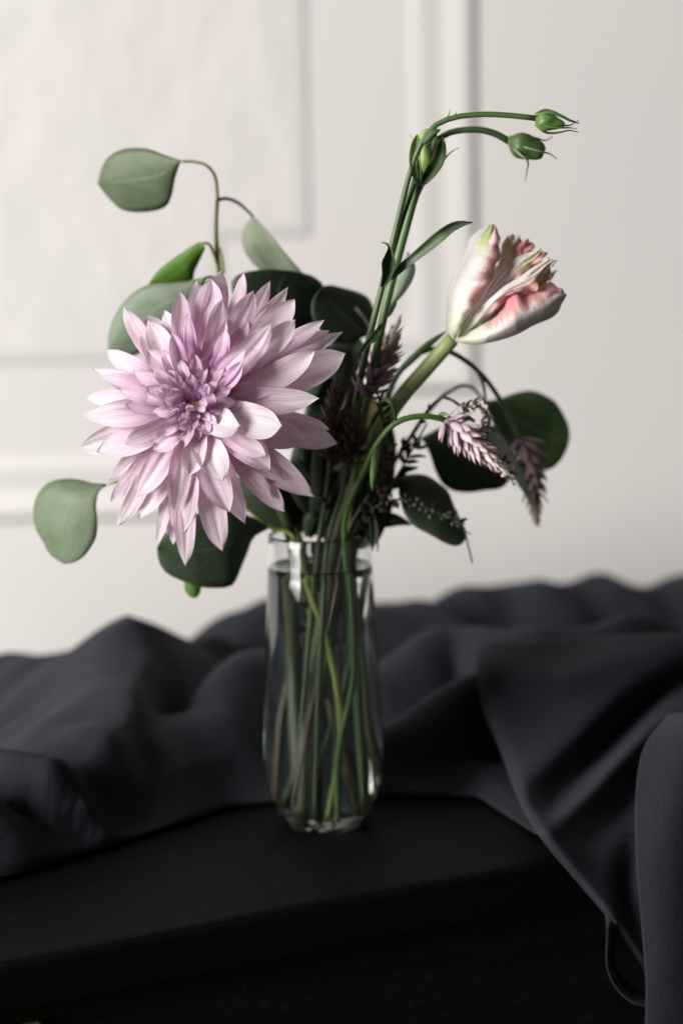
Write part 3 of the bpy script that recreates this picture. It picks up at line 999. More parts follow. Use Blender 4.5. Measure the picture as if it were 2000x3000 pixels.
# ================================================================= PARROT TULIP
ZT = (1280, 640, 3.92)
TY = -0.032
tulip = thing('parrot_tulip', tuple(P(990, 2380, -.008)), 'cream parrot tulip with ruffled pink and green petals leaning right', 'tulip')


def tp(name, A, B, depth, bulge, tilt, colour, seed, ruffle=.0012, upow=1.0, frill=4.6, crumple=.0):
    return leaf(name, A, B, ZT, depth, 0.0, tulip, colour, 64, 25, 'tulip', 0.0006, 0.0, ruffle * 1.6, frill, tilt, -bulge, seed, upow, crumple)


tp('petal', [(170, 1400), (110, 1290), (112, 1100), (122, 900), (150, 750), (210, 600), (295, 450), (345, 350), (380, 240), (450, 160), (530, 105), (590, 80)],
   [(205, 1380), (290, 1200), (400, 1040), (470, 905), (545, 800), (630, 690), (650, 590), (680, 500), (735, 430), (705, 330), (716, 230), (700, 150), (668, 88)],
   [TY, TY - .003, TY - .002, TY + .002, TY + .004], .011, -.012, (.95, .9, .40), 1, .0010, 1.15, 1.6)
tp('petal', [(200, 1400), (320, 1432), (460, 1442), (620, 1415), (800, 1368), (950, 1308), (1110, 1220), (1300, 1140), (1400, 1050), (1440, 940), (1432, 875)],
   [(235, 1375), (400, 1290), (560, 1200), (690, 1120), (765, 1000), (850, 900), (925, 878), (1010, 885), (1095, 832), (1200, 800), (1285, 755), (1335, 742), (1405, 785), (1432, 868)],
   [TY, TY - .012, TY - .014, TY - .010, TY - .004], .011, .004, (1.0, .75, .18), 2, .0013, .62)
tp('petal', [(235, 1370), (400, 1150), (560, 965), (740, 805), (930, 685), (1060, 592), (1180, 520), (1262, 462)],
   [(330, 1350), (500, 1215), (660, 1060), (800, 920), (980, 860), (1140, 815), (1235, 690), (1275, 610), (1350, 540)],
   [TY, TY - .007, TY - .011, TY - .011, TY - .008], .004, .001, (1.0, .5, .85), 3, .0016, .62, 4.6, .0004)
tp('petal', [(240, 1350), (400, 1080), (540, 860), (660, 650), (725, 430), (745, 300), (810, 200)],
   [(300, 1330), (560, 985), (790, 760), (960, 660), (1050, 560), (1060, 470), (1030, 390), (1085, 300)],
   [TY, TY + .003, TY + .005, TY + .005, TY + .004], .001, -.004, (1.0, .3, .5), 4, .0020, .5, 5.0, .0004)
tp('petal', [(280, 1330), (560, 950), (760, 690), (890, 470), (1000, 412), (1110, 378)],
   [(320, 1320), (620, 1000), (860, 790), (1010, 660), (1120, 565), (1185, 490), (1220, 410)],
   [TY, TY - .002, TY - .002, TY - .002, TY - .000], .002, -.003, (.95, .55, .7), 5, .0018, .55, 5.0, .0004)
tp('petal', [(300, 1330), (800, 890), (1150, 690), (1270, 640), (1325, 628)], [(350, 1340), (900, 960), (1200, 790), (1300, 705), (1330, 640)],
   [TY, TY + .012, TY + .012, TY + .008], -.004, .0, (.6, 1.0, .6), 6)
tp('petal', [(240, 1350), (360, 1000), (520, 700), (720, 500), (900, 380), (1000, 330)], [(330, 1340), (800, 1050), (1100, 850), (1220, 650), (1180, 450), (1010, 335)],
   [TY + .004, TY + .024, TY + .030, TY + .026, TY + .018], -.010, .0, (.9, .4, .5), 7)
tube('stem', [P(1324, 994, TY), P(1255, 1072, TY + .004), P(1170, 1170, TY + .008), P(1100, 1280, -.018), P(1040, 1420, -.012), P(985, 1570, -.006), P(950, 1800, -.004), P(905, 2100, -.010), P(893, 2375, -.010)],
     [.0037, .0040, .0040, .0038, .0032, .0028, .0028], tulip, (.38, .46, .19), 48, 14, 'stem_shaded')
ye = (.26, .18, .045)
tag(leaf('leaf', [(1085, 1500), (1070, 1380), (1030, 1270), (1004, 1160), (1008, 1090), (1010, 1058)],
     [(1150, 1440), (1160, 1300), (1130, 1210), (1080, 1150), (1035, 1090), (1012, 1058)], (0, 0, 1), [.008, .022, .030, .034], -.004, tulip, ye, seed=3),
    'yellowed tulip leaf')
leaf('leaf', [(930, 1570), (985, 1440), (1050, 1310), (1090, 1220), (1120, 1180)], [(1010, 1575), (1060, 1440), (1100, 1330), (1130, 1240), (1124, 1182)], (0, 0, 1), [.004, .008, .012, .014], -.006, tulip, (.10, .13, .045), seed=4)

# ================================================================= LISIANTHUS
LY = -0.055
GR, DG, LG = (.070, .120, .045), (.035, .075, .028), (.24, .35, .11)


def whisker(pts, parent, colour=(.14, .22, .07), r=.0004):
    return tube('sepal', pts, [r * 1.6, r, r * .35], parent, colour, 14, 5)


lis_a = thing('lisianthus_stem', tuple(P(1010, 2370, .010)), 'slender green lisianthus stem with two nodding closed buds arching right', 'lisianthus')
lis_b = thing('lisianthus_stem', tuple(P(1040, 2360, .004)), 'straight green lisianthus stem with one fat upright bud and narrow leaves', 'lisianthus')
low = [P(1060, 1090, -.03), P(1030, 1250, -.012), P(1000, 1450, -.004), P(985, 1600, .004), P(940, 2000, .012), P(880, 2330, .012)]
tube('stem', low[::-1] + [P(1084, 978, LY + .006), P(1120, 835, LY + .002), P(1160, 668, LY), P(1198, 515, LY), P(1228, 432, LY - .002), P(1268, 372, LY - .003), P(1330, 344, LY - .004), P(1410, 335, LY - .004), P(1490, 338, LY - .004), P(1572, 347, LY - .004)],
     [.0019, .0019, .0019, .0018, .0016, .0013, .0013], lis_a, GR, 72, 10)
tube('branch', [P(1122, 838, LY + .002), P(1172, 660, LY + .003), P(1205, 560, LY + .005), P(1240, 450, LY + .012), P(1292, 402, LY + .018), P(1335, 384, LY + .020), P(1400, 380, LY + .020), P(1450, 392, LY + .020), P(1490, 414, LY + .020)],
     [.0012, .0013, .0014, .0015, .0017], lis_a, DG, 36, 10)


def bud(name, p0, p1, r, parent, colour, seed, profile, lobes=5, twist=2.2, yellow=False):
    V, Fc, UV = lathe_data([p0, p0 * .5 + p1 * .5, p1], [r * x for x in profile], 30, 22, lobes, .06, twist)
    return mesh_obj(name, V, Fc, 'stem', parent, colour, UV)


# the small bright bud at the end of the long arch
p0, p1 = P(1568, 349, LY - .004), P(1652, 366, LY - .006)
b1 = bud('bud', p0, p1, .0046, lis_a, (.10, .19, .04), 1, [.30, .70, .94, 1.0, .95, .82, .66, .54, .40, .22])
for k, (ex, ey, dd) in enumerate([(1694, 352, -.002), (1690, 358, .004), (1696, 362, .0), (1688, 378, -.003), (1694, 388, .002)]):
    a_ = k / 5 * 2 * math.pi
    off = np.array([0, math.cos(a_), math.sin(a_)]) * .0054
    m_ = P(1600, 354, LY - .004) + off
    whisker([p0 + off * .4, m_, P(1640, 361, LY - .005) + off * .78, P(1668, 366 + 4 * math.sin(-a_), LY - .005) + off * .35, P(ex, ey, LY - .005 + dd)], b1, (.085, .16, .04), .00055)
# the darker bud below it
p0, p1 = P(1484, 408, LY + .020), P(1592, 450, LY + .018)
b2 = bud('bud', p0, p1, .0061, lis_a, (.055, .11, .028), 2, [.20, .42, .70, .90, 1.0, 1.0, .95, .88, .82, .76, .66, .40], 5, 1.2)
for k, pts in enumerate([[(1484, 405), (1530, 398), (1570, 405), (1595, 412), (1618, 400)], [(1488, 418), (1520, 450), (1545, 472), (1542, 500), (1538, 530)], [(1492, 412), (1540, 432), (1592, 446), (1612, 452), (1630, 466)]]):
    whisker([P(x, y, LY + .020 - .008 * math.sin(math.pi * min(1, j / 3)) * (1 if k else .5)) for j, (x, y) in enumerate(pts)], b2, (.16, .23, .10), .0006)
# node with fine bracts on the arch, and a bract hugging the stem
blade('bract', [P(1240, 420, LY - .004), P(1268, 388, LY - .006), P(1290, 380, LY - .006)], .0042, lis_a, GR, .3, (0, -1, .2))
blade('bract', [P(1226, 520, LY - .005), P(1222, 480, LY - .008), P(1224, 462, LY - .008)], .0022, lis_a, DG, .3, (0, -1, .2))
whisker([P(1296, 362, LY - .004), P(1312, 340, LY - .004), P(1319, 318, LY - .004)], lis_a)
whisker([P(1322, 346, LY - .004), P(1334, 334, LY - .004), P(1337, 326, LY - .004)], lis_a)
# second stem: bud, leaves
tube('stem', [P(1032, 2350, .006), P(1016, 2000, .004), P(990, 1600, .0), P(1020, 1450, -.006), P(1060, 1250, -.016), P(1090, 1090, -.030), P(1118, 950, LY + .012), P(1150, 812, LY + .010), P(1188, 668, LY + .010), P(1212, 580, LY + .010), P(1232, 535, LY + .010)],
     [.0019, .0019, .0020, .0021, .0022], lis_b, (.085, .16, .05), 60, 10)
p0, p1 = P(1229, 545, LY + .010), P(1258, 384, LY + .014)
b3 = bud('bud', p0, p1, .0074, lis_b, (.26, .38, .11), 3, [.22, .45, .72, .92, 1.0, .98, .90, .78, .66, .42], 5, 1.5)
for k, (q0, q1, q2, w_, cc) in enumerate([((1226, 540), (1213, 470), (1222, 392), .0062, LG), ((1236, 540), (1282, 470), (1296, 400), .0070, (.05, .10, .03)), ((1231, 545), (1248, 470), (1268, 405), .0060, (.10, .18, .05))]):  # side light painted in: lit green sepal left, shaded green right
    blade('sepal', [P(*q0, LY + .006), P(*q1, LY - .001 + .004 * k), P(*q2, LY + .006)], w_, b3, cc, -.35, (0, -1, 0))
whisker([P(1290, 480, LY + .016), P(1318, 448, LY + .018), P(1345, 432, LY + .018)], b3, (.35, .38, .30), .0004)
whisker([P(1212, 430, LY + .016), P(1206, 405, LY + .018), P(1196, 392, LY + .018)], b3, (.35, .38, .30), .0004)
leaf('leaf', [(490, 840), (540, 720), (640, 610), (760, 510), (920, 360), (1060, 240), (1200, 150), (1340, 115), (1500, 132)],
     [(505, 850), (590, 775), (700, 690), (800, 610), (980, 480), (1140, 360), (1260, 250), (1380, 180), (1500, 134)], (1030, 620, 4.238), [LY - .004, LY - .012, LY - .016, LY - .012], -.0015, lis_b, (.12, .165, .10))
leaf('leaf', [(355, 930), (380, 780), (370, 640), (410, 540), (450, 455), (430, 410), (372, 384)], [(410, 935), (480, 850), (540, 690), (525, 560), (480, 450), (440, 392), (374, 382)], (1030, 620, 4.238),
     [LY - .002, LY - .008, LY - .012, LY - .010], -.004, lis_a, (.045, .085, .035))
leaf('leaf', [(460, 1190), (520, 1020), (560, 850), (600, 720), (650, 600), (690, 500)], [(470, 1195), (590, 1080), (700, 940), (770, 800), (785, 680), (700, 505)], (1030, 620, 4.238),
     [LY + .014, LY + .024, LY + .030], .003, lis_b, (.26, .33, .26))
leaf('leaf', [(370, 1340), (400, 1280), (470, 1180), (555, 1105)], [(385, 1350), (480, 1280), (540, 1190), (560, 1108)], (1030, 620, 4.238), [LY + .012, LY + .016, LY + .02], .002, lis_b, (.04, .075, .03))
leaf('leaf', [(845, 30), (760, 130), (660, 250), (580, 370), (540, 440)], [(870, 40), (840, 160), (740, 260), (640, 350), (545, 445)], (900, 940, 3.92), [LY + .008, LY + .000, LY - .004], -.001, lis_b, (.055, .105, .04))

# ================================================================= EUCALYPTUS
EU = (.135, .180, .115)
BK = (.14, .125, .06)
eu1 = thing('eucalyptus_branch', tuple(P(860, 2370, .012)), 'tall eucalyptus branch rising above the dahlia with round grey green leaves', 'eucalyptus', )
eu2 = thing('eucalyptus_branch', tuple(P(985, 2372, -.002)), 'low eucalyptus branch with leaves spreading left beneath the dahlia', 'eucalyptus')
eu3 = thing('eucalyptus_branch', tuple(P(930, 2385, .016)), 'eucalyptus branch with broad dark leaves arching right beyond the vase rim', 'eucalyptus')
eu4 = thing('eucalyptus_branch', tuple(P(1065, 2350, .010)), 'eucalyptus branch with deep green leaves directly behind the dahlia bloom', 'eucalyptus')
tube('stem', [P(1010, 2350, .012), P(950, 2000, .014), P(890, 1620, .012), P(800, 1400, .016), P(700, 1100, .020), P(650, 850, .012), P(634, 720, .006), P(633, 640, .004), P(637, 585, .004)],
     [.0016, .0017, .0018, .0017, .0015, .0011], eu1, BK, 56, 8)
tube('twig', [P(637, 585, .004), P(630, 520, .002), P(606, 486, 0), P(570, 474, 0), P(530, 473, 0)], [.0011, .0010, .0008, .0007], eu1, (.22, .19, .11), 24, 8)
tube('twig', [P(636, 586, .004), P(665, 582, .010), P(700, 596, .018), P(735, 628, .022), P(740, 634, .022)], [.0010, .0009, .0008], eu1, (.22, .18, .12), 18, 8)
tube('twig', [P(640, 790, .010), P(625, 740, .004), P(612, 715, .0), P(588, 712, -.002)], [.0009, .0008, .0006], eu1, (.25, .30, .12), 14, 8)
tube('twig', [P(655, 800, .010), P(650, 750, .006), P(642, 724, .004)], [.0009, .0008, .0005], eu1, (.25, .32, .10), 14, 8)
tube('twig', [P(645, 830, .010), P(620, 812, .006), P(590, 818, .002), P(560, 824, .0)], [.0009, .0008, .0006], eu1, (.22, .27, .10), 14, 8)
Z5 = (60, 400, 1.742)
leaf('leaf', [(825, 124), (740, 95), (640, 60), (540, 62), (462, 92), (420, 150), (396, 235)], [(815, 130), (788, 215), (772, 300), (738, 360), (650, 383), (530, 378), (455, 318), (396, 242)], Z5,
     [0, .006, .014, .022], .004, eu1, (.125, .165, .100), tilt=.004)
leaf('leaf', [(1182, 405), (1140, 470), (1130, 540), (1160, 610), (1230, 690), (1330, 770), (1470, 815)], [(1188, 405), (1235, 455), (1305, 535), (1375, 625), (1435, 695), (1490, 780), (1480, 815)], Z5,
     [.022, .022, .026, .030], .002, eu1, (.24, .27, .20), tilt=-.012)
leaf('leaf', [(940, 560), (915, 538), (830, 590), (745, 648), (690, 700), (655, 752)], [(942, 572), (910, 640), (887, 690), (870, 750), (770, 780), (657, 758)], Z5, [-.002, .004, .008], .003, eu1, (.085, .20, .02), tilt=.004)
leaf('leaf', [(950, 715), (880, 735), (780, 745), (650, 757), (560, 812), (490, 900), (452, 1000), (448, 1085)], [(950, 722), (920, 800), (850, 900), (770, 1000), (660, 1080), (560, 1120), (470, 1120), (448, 1090)], Z5,
     [0, .002, .008, .014], .004, eu1, (.20, .25, .18), tilt=.002)
# lower left branch
tube('stem', [P(955, 2395, -.012), P(992, 2150, -.016), P(960, 1900, -.014), P(880, 1640, -.010), P(850, 1560, -.006), P(790, 1545, -.006), P(700, 1470, -.010), P(560, 1400, -.018), P(430, 1395, -.022), P(316, 1418, -.026)],
     [.0016, .0017, .0015, .0012, .0010, .0007], eu2, (.21, .25, .06), 48, 8)
leaf('leaf', [(312, 1418), (270, 1416), (232, 1405), (185, 1403), (140, 1415), (110, 1450), (98, 1500), (106, 1550), (130, 1590), (148, 1625), (190, 1652)],
     [(312, 1424), (291, 1440), (282, 1480), (285, 1530), (280, 1580), (252, 1625), (220, 1646), (192, 1652)], (0, 0, 1), [-.026, -.026, -.022, -.018], .004, eu2, (.165, .215, .14), tilt=-.008)
leaf('leaf', [(1300, 365), (1130, 465), (1060, 640), (1000, 780), (940, 930), (880, 1000), (740, 1015), (560, 1005), (380, 950), (190, 860), (100, 740), (78, 600)],
     [(1290, 350), (1150, 260), (1000, 200), (850, 165), (700, 150), (560, 190), (400, 250), (280, 310), (190, 390), (120, 470), (80, 580)], (440, 1450, 3.733), [-.006, -.020, -.030, -.034], .006, eu2, (.075, .115, .065), tilt=-.006)
leaf('leaf', [(560, 800), (400, 920), (380, 1000), (390, 1060), (440, 1115), (480, 1125)], [(640, 810), (600, 920), (555, 1010), (545, 1070), (510, 1115), (484, 1125)], (440, 1450, 3.733), [-.012, -.010, -.008], .002, eu2, (.075, .17, .03))
# deep green leaves behind the bloom
tube('stem', [P(1065, 2350, .012), P(1010, 1950, .010), P(960, 1600, .012), P(960, 1400, .016), P(1010, 1180, .020), P(1070, 1010, .022), P(1085, 960, .022), P(1040, 900, .020)], [.0017, .0016, .0013, .0008], eu4, (.12, .09, .06), 40, 8)
Z4 = (560, 780, 3.267)
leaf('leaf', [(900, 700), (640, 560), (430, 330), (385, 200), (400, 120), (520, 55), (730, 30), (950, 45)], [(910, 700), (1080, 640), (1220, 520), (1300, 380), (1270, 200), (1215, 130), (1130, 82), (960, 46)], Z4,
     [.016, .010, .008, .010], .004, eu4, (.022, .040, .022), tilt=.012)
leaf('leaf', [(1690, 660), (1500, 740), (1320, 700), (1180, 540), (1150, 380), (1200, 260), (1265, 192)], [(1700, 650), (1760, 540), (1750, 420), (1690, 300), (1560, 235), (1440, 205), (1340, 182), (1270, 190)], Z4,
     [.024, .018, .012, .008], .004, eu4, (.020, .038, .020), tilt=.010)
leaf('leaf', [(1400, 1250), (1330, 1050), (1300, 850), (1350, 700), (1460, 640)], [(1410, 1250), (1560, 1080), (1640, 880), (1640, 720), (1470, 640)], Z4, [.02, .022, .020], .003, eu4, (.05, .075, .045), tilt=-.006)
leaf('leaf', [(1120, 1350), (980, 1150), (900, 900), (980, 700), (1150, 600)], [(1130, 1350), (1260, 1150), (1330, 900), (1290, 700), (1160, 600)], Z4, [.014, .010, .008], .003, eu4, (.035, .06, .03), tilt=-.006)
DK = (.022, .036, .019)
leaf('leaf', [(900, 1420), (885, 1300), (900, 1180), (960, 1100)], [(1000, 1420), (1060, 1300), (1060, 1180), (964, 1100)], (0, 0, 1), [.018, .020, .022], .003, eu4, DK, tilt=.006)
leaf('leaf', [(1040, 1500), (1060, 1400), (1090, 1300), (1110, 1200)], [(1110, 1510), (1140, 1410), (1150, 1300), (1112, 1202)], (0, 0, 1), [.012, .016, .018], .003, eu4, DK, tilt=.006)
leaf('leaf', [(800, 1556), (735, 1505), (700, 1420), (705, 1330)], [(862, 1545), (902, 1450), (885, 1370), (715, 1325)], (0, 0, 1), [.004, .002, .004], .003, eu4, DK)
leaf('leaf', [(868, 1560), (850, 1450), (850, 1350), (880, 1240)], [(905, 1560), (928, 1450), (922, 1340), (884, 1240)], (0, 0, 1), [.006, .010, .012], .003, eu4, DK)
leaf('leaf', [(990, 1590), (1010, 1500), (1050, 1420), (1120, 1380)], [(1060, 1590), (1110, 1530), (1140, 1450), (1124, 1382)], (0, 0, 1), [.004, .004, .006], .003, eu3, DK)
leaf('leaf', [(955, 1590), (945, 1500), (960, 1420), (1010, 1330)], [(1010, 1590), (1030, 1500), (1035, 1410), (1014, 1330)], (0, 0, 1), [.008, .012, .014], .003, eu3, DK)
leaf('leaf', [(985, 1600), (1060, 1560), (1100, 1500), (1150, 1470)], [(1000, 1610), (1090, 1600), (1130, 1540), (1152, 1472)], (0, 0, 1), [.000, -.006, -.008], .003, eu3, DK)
# right-hand leaves
tube('stem', [P(850, 2350, .006), P(880, 2000, .012), P(980, 1620, .014), P(1090, 1450, .016), P(1190, 1300, .020), P(1250, 1210, .020), P(1295, 1162, .018)], [.0016, .0016, .0014, .0011], eu3, (.09, .065, .045), 40, 8)
tube('twig', [P(1295, 1162, .018), P(1325, 1142, .022), P(1350, 1129, .026), P(1380, 1134, .032), P(1405, 1160, .036), P(1418, 1178, .038)], [.0011, .0010, .0009, .0008], eu3, (.14, .085, .065), 22, 8)
tube('twig', [P(1170, 1330, .02), P(1195, 1308, .022), P(1240, 1282, .024)], [.001, .0009, .0007], eu3, (.06, .05, .035), 14, 8)
tube('twig', [P(1090, 1450, .016), P(1130, 1420, .008), P(1172, 1396, .002)], [.001, .0009, .0007], eu3, (.06, .05, .035), 14, 8)
Z6 = (1220, 1100, 3.267)
leaf('leaf', [(640, 246), (760, 230), (830, 206), (950, 166), (1080, 150), (1200, 180), (1320, 250), (1400, 370), (1450, 480), (1462, 580)],
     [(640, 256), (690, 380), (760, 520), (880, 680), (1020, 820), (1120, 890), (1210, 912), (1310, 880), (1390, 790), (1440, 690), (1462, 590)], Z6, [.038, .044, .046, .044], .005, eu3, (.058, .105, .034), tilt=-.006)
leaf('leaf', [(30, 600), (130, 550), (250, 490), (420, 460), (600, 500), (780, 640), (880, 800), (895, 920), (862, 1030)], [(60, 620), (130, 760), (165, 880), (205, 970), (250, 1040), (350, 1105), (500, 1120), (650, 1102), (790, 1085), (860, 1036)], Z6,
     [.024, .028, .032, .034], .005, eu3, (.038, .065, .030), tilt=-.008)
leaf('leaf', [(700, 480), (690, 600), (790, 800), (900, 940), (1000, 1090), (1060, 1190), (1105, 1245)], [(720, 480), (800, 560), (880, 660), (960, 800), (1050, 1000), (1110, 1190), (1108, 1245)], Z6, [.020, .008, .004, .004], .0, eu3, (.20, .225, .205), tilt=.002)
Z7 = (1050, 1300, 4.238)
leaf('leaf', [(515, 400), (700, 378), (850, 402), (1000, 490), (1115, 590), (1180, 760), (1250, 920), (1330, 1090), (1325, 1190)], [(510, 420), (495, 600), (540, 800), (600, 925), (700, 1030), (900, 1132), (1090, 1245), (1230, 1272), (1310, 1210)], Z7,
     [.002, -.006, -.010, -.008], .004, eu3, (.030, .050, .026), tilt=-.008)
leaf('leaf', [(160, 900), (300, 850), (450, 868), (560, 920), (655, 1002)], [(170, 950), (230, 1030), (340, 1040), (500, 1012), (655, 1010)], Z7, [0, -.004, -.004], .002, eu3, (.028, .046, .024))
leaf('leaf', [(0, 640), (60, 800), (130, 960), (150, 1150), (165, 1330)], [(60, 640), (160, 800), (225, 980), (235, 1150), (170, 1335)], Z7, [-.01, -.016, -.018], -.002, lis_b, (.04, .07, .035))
leaf('leaf', [(190, 960), (205, 1100), (220, 1200), (237, 1340)], [(220, 950), (250, 1100), (246, 1220), (240, 1342)], Z7, [-.008, -.012, -.012], -.001, lis_b, (.035, .06, .03))

# ================================================================= CELOSIA
def floret_mesh():
    n, nc = 6, 3
    s = np.linspace(0, 1, n)
    w = 0.23 * (s + .05) ** .5 * (1 - s ** 1.8) ** .9 * 1.5
    e = np.array([-1, 0, 1.0])
    V = np.stack([np.broadcast_to(s[:, None], (n, nc)), w[:, None] * e[None, :], (0.16 * np.sin(np.pi * s * .8))[:, None] - (w[:, None] * .55 * np.abs(e)[None, :])], -1).reshape(-1, 3)
    me = bpy.data.meshes.new('floret')
    me.from_pydata(V.tolist(), [], grid_faces(n, nc))
    lay = me.uv_layers.new(name='UVMap')
    UV = np.stack(np.broadcast_arrays(((e + 1) / 2)[None, :], s[:, None]), -1).reshape(-1, 2)
    for lp in me.loops:
        lay.data[lp.index].uv = UV[lp.vertex_index]
    me.materials.append(MAT['floret'])
    me.polygons.foreach_set('use_smooth', [True] * len(me.polygons))
    return me


FLORET = floret_mesh()


def celosia(root, axis, length, radius, n, c_low, c_tip, open_base=1.0, fl=.0085, seed=0):
    """a tapering spike of pointed florets on a short core"""
    r = np.random.default_rng(seed)
    c = catmull(axis, 40)
    V, Fc, UV = tube_data(c[::4], [radius * .32, radius * .30, radius * .16, radius * .05], 20, 8)
    spike = mesh_obj('spike', V, Fc, 'stem', root, tuple(.35 * x for x in c_low), UV)
    t, a, b = frames(c)
    rl = np.array(root.location)
    for k in range(n):
        s = (k / (n - 1)) ** 0.92
        i = min(int(s * 39), 39)
        th = k * 2.39996 + r.normal(0, .12)
        lean = np.interp(s, [0, .12, .5, 1.0], [1.10 * open_base, .82 * open_base, .52, .14]) + r.normal(0, .07)
        rad = np.cos(th) * a[i] + np.sin(th) * b[i]
        d = t[i] * math.cos(lean) + rad * math.sin(lean)
        z = rad * math.cos(lean) - t[i] * math.sin(lean)
        y = np.cross(z, d)
        L = fl * np.interp(s, [0, .15, .6, 1], [.95, 1.1, .9, .55]) * r.uniform(.88, 1.12)
        wsc = np.interp(s, [0, .5, 1], [1.0, .85, .55])
        pos = c[i] + rad * radius * .25 * (1 - s) - rl
        m = Matrix.Identity(4)
        for q in range(3):
            m[q][0], m[q][1], m[q][2], m[q][3] = d[q] * L, y[q] * L * wsc, z[q] * L * wsc, pos[q]
        o = bpy.data.objects.new('floret', FLORET)
        o.parent = spike
        o.matrix_local = m
        cc = np.array(c_low) * (1 - s ** 1.5) + np.array(c_tip) * s ** 1.5
        o.color = (*np.clip(cc * r.uniform(.85, 1.1), 0, 1), 1)
        col.objects.link(o)
    return spike


PK, CRM = (.66, .56, .60), (.78, .72, .60)
ce1 = thing('celosia_stem', tuple(P(955, 2385, -.012)), 'pale pink celosia spike nodding on an arched green stem beside the dark leaf', 'celosia')
celosia(ce1, [P(1304, 1228, -.050), P(1345, 1262, -.050), P(1400, 1315, -.050), P(1468, 1372, -.050)], 0, .0085, 96, PK, CRM, 1.05, .0105, 1)
tube('stem', [P(985, 2400, -.016), P(985, 2200, -.018), P(1030, 1950, -.018), P(1010, 1620, -.016), P(1015, 1500, -.026), P(1062, 1390, -.042), P(1100, 1308, -.052), P(1150, 1245, -.056), P(1205, 1222, -.056), P(1260, 1220, -.054), P(1308, 1232, -.050)],
     [.0013, .0015, .0016, .0015, .0014, .0015], ce1, (.085, .165, .045), 56, 10)
blade('leaf', [P(1108, 1310, -.053), P(1100, 1350, -.062), P(1094, 1400, -.064), P(1090, 1438, -.062)], .0046, ce1, (.07, .16, .04), .3, (.2, -1, .1))
blade('leaf', [P(1160, 1236, -.056), P(1158, 1200, -.062), P(1146, 1178, -.064), P(1128, 1170, -.062), P(1112, 1182, -.058)], .0030, ce1, (.06, .12, .04), .3, (.2, -1, .3))
blade('leaf', [P(1298, 1226, -.051), P(1290, 1212, -.056), P(1312, 1214, -.060)], .0026, ce1, (.16, .26, .08), .3, (0, -1, .3))
blade('leaf', [P(1348, 1226, -.046), P(1372, 1224, -.050), P(1392, 1238, -.050)], .0028, ce1, (.06, .12, .04), .3, (0, -1, .3))
ce2 = thing('celosia_stem', tuple(P(1030, 2370, .014)), 'drooping dusky celosia spike hanging before the rounded leaf on the far right', 'celosia')
tube('stem', [P(905, 2375, .014), P(985, 2000, .012), P(1040, 1620, .006), P(1100, 1320, .002), P(1140, 1150, -.004), P(1168, 1092, -.006), P(1220, 1038, -.006), P(1275, 1022, -.004), P(1330, 1036, .0), P(1405, 1092, .006), P(1460, 1165, .010), P(1500, 1240, .014), P(1524, 1290, .014)],
     [.0012, .0014, .0015, .0016, .0014, .0012], ce2, (.045, .095, .032), 64, 10)
celosia(ce2, [P(1522, 1285, .014), P(1540, 1340, .014), P(1558, 1420, .012), P(1569, 1512, .010)], 0, .0095, 90, (.20, .135, .14), (.28, .24, .15), .8, .0125, 2)
tube('branch', [P(1390, 1078, .005), P(1412, 1115, .004), P(1420, 1160, .004), P(1420, 1195, .004)], [.0010, .0008, .0006], ce2, (.10, .17, .08), 14, 8)
blade('leaf', [P(1165, 1095, -.006), P(1240, 1020, -.012), P(1310, 968, -.014)], .0042, ce2, (.07, .16, .04), .2, (0, -1, .3))
ce3 = thing('celosia_stem', tuple(P(1075, 2340, -.002)), 'upright mauve celosia spike with greenish tip beside the lisianthus stems', 'celosia')
tube('stem', [P(1075, 2340, -.002), P(1045, 2000, -.006), P(1020, 1620, -.010), P(1040, 1400, -.016), P(1060, 1230, -.022), P(1078, 1150, -.026)], [.0014, .0014, .0013], ce3, (.15, .19, .05), 36, 8)
celosia(ce3, [P(1074, 1160, -.026), P(1100, 1100, -.028), P(1130, 1040, -.028), P(1163, 956, -.028)], 0, .0095, 84, (.36, .25, .31), (.40, .40, .24), .9, .0115, 3)
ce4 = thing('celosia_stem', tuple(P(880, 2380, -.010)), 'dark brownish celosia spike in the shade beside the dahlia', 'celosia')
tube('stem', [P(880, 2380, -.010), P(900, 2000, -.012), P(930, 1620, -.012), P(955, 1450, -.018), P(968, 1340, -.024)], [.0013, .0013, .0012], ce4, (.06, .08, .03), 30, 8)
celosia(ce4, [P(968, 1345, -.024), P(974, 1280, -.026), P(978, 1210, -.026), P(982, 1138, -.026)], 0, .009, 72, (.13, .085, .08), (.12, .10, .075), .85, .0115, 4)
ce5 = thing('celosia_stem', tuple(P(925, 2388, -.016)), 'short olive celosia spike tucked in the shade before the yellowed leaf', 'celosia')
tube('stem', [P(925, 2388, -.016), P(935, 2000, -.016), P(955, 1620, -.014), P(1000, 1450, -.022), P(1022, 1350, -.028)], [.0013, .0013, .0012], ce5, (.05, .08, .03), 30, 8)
celosia(ce5, [P(1022, 1355, -.028), P(1030, 1310, -.030), P(1036, 1260, -.030), P(1040, 1200, -.028)], 0, .008, 64, (.14, .12, .09), (.18, .17, .10), .9, .0105, 5)

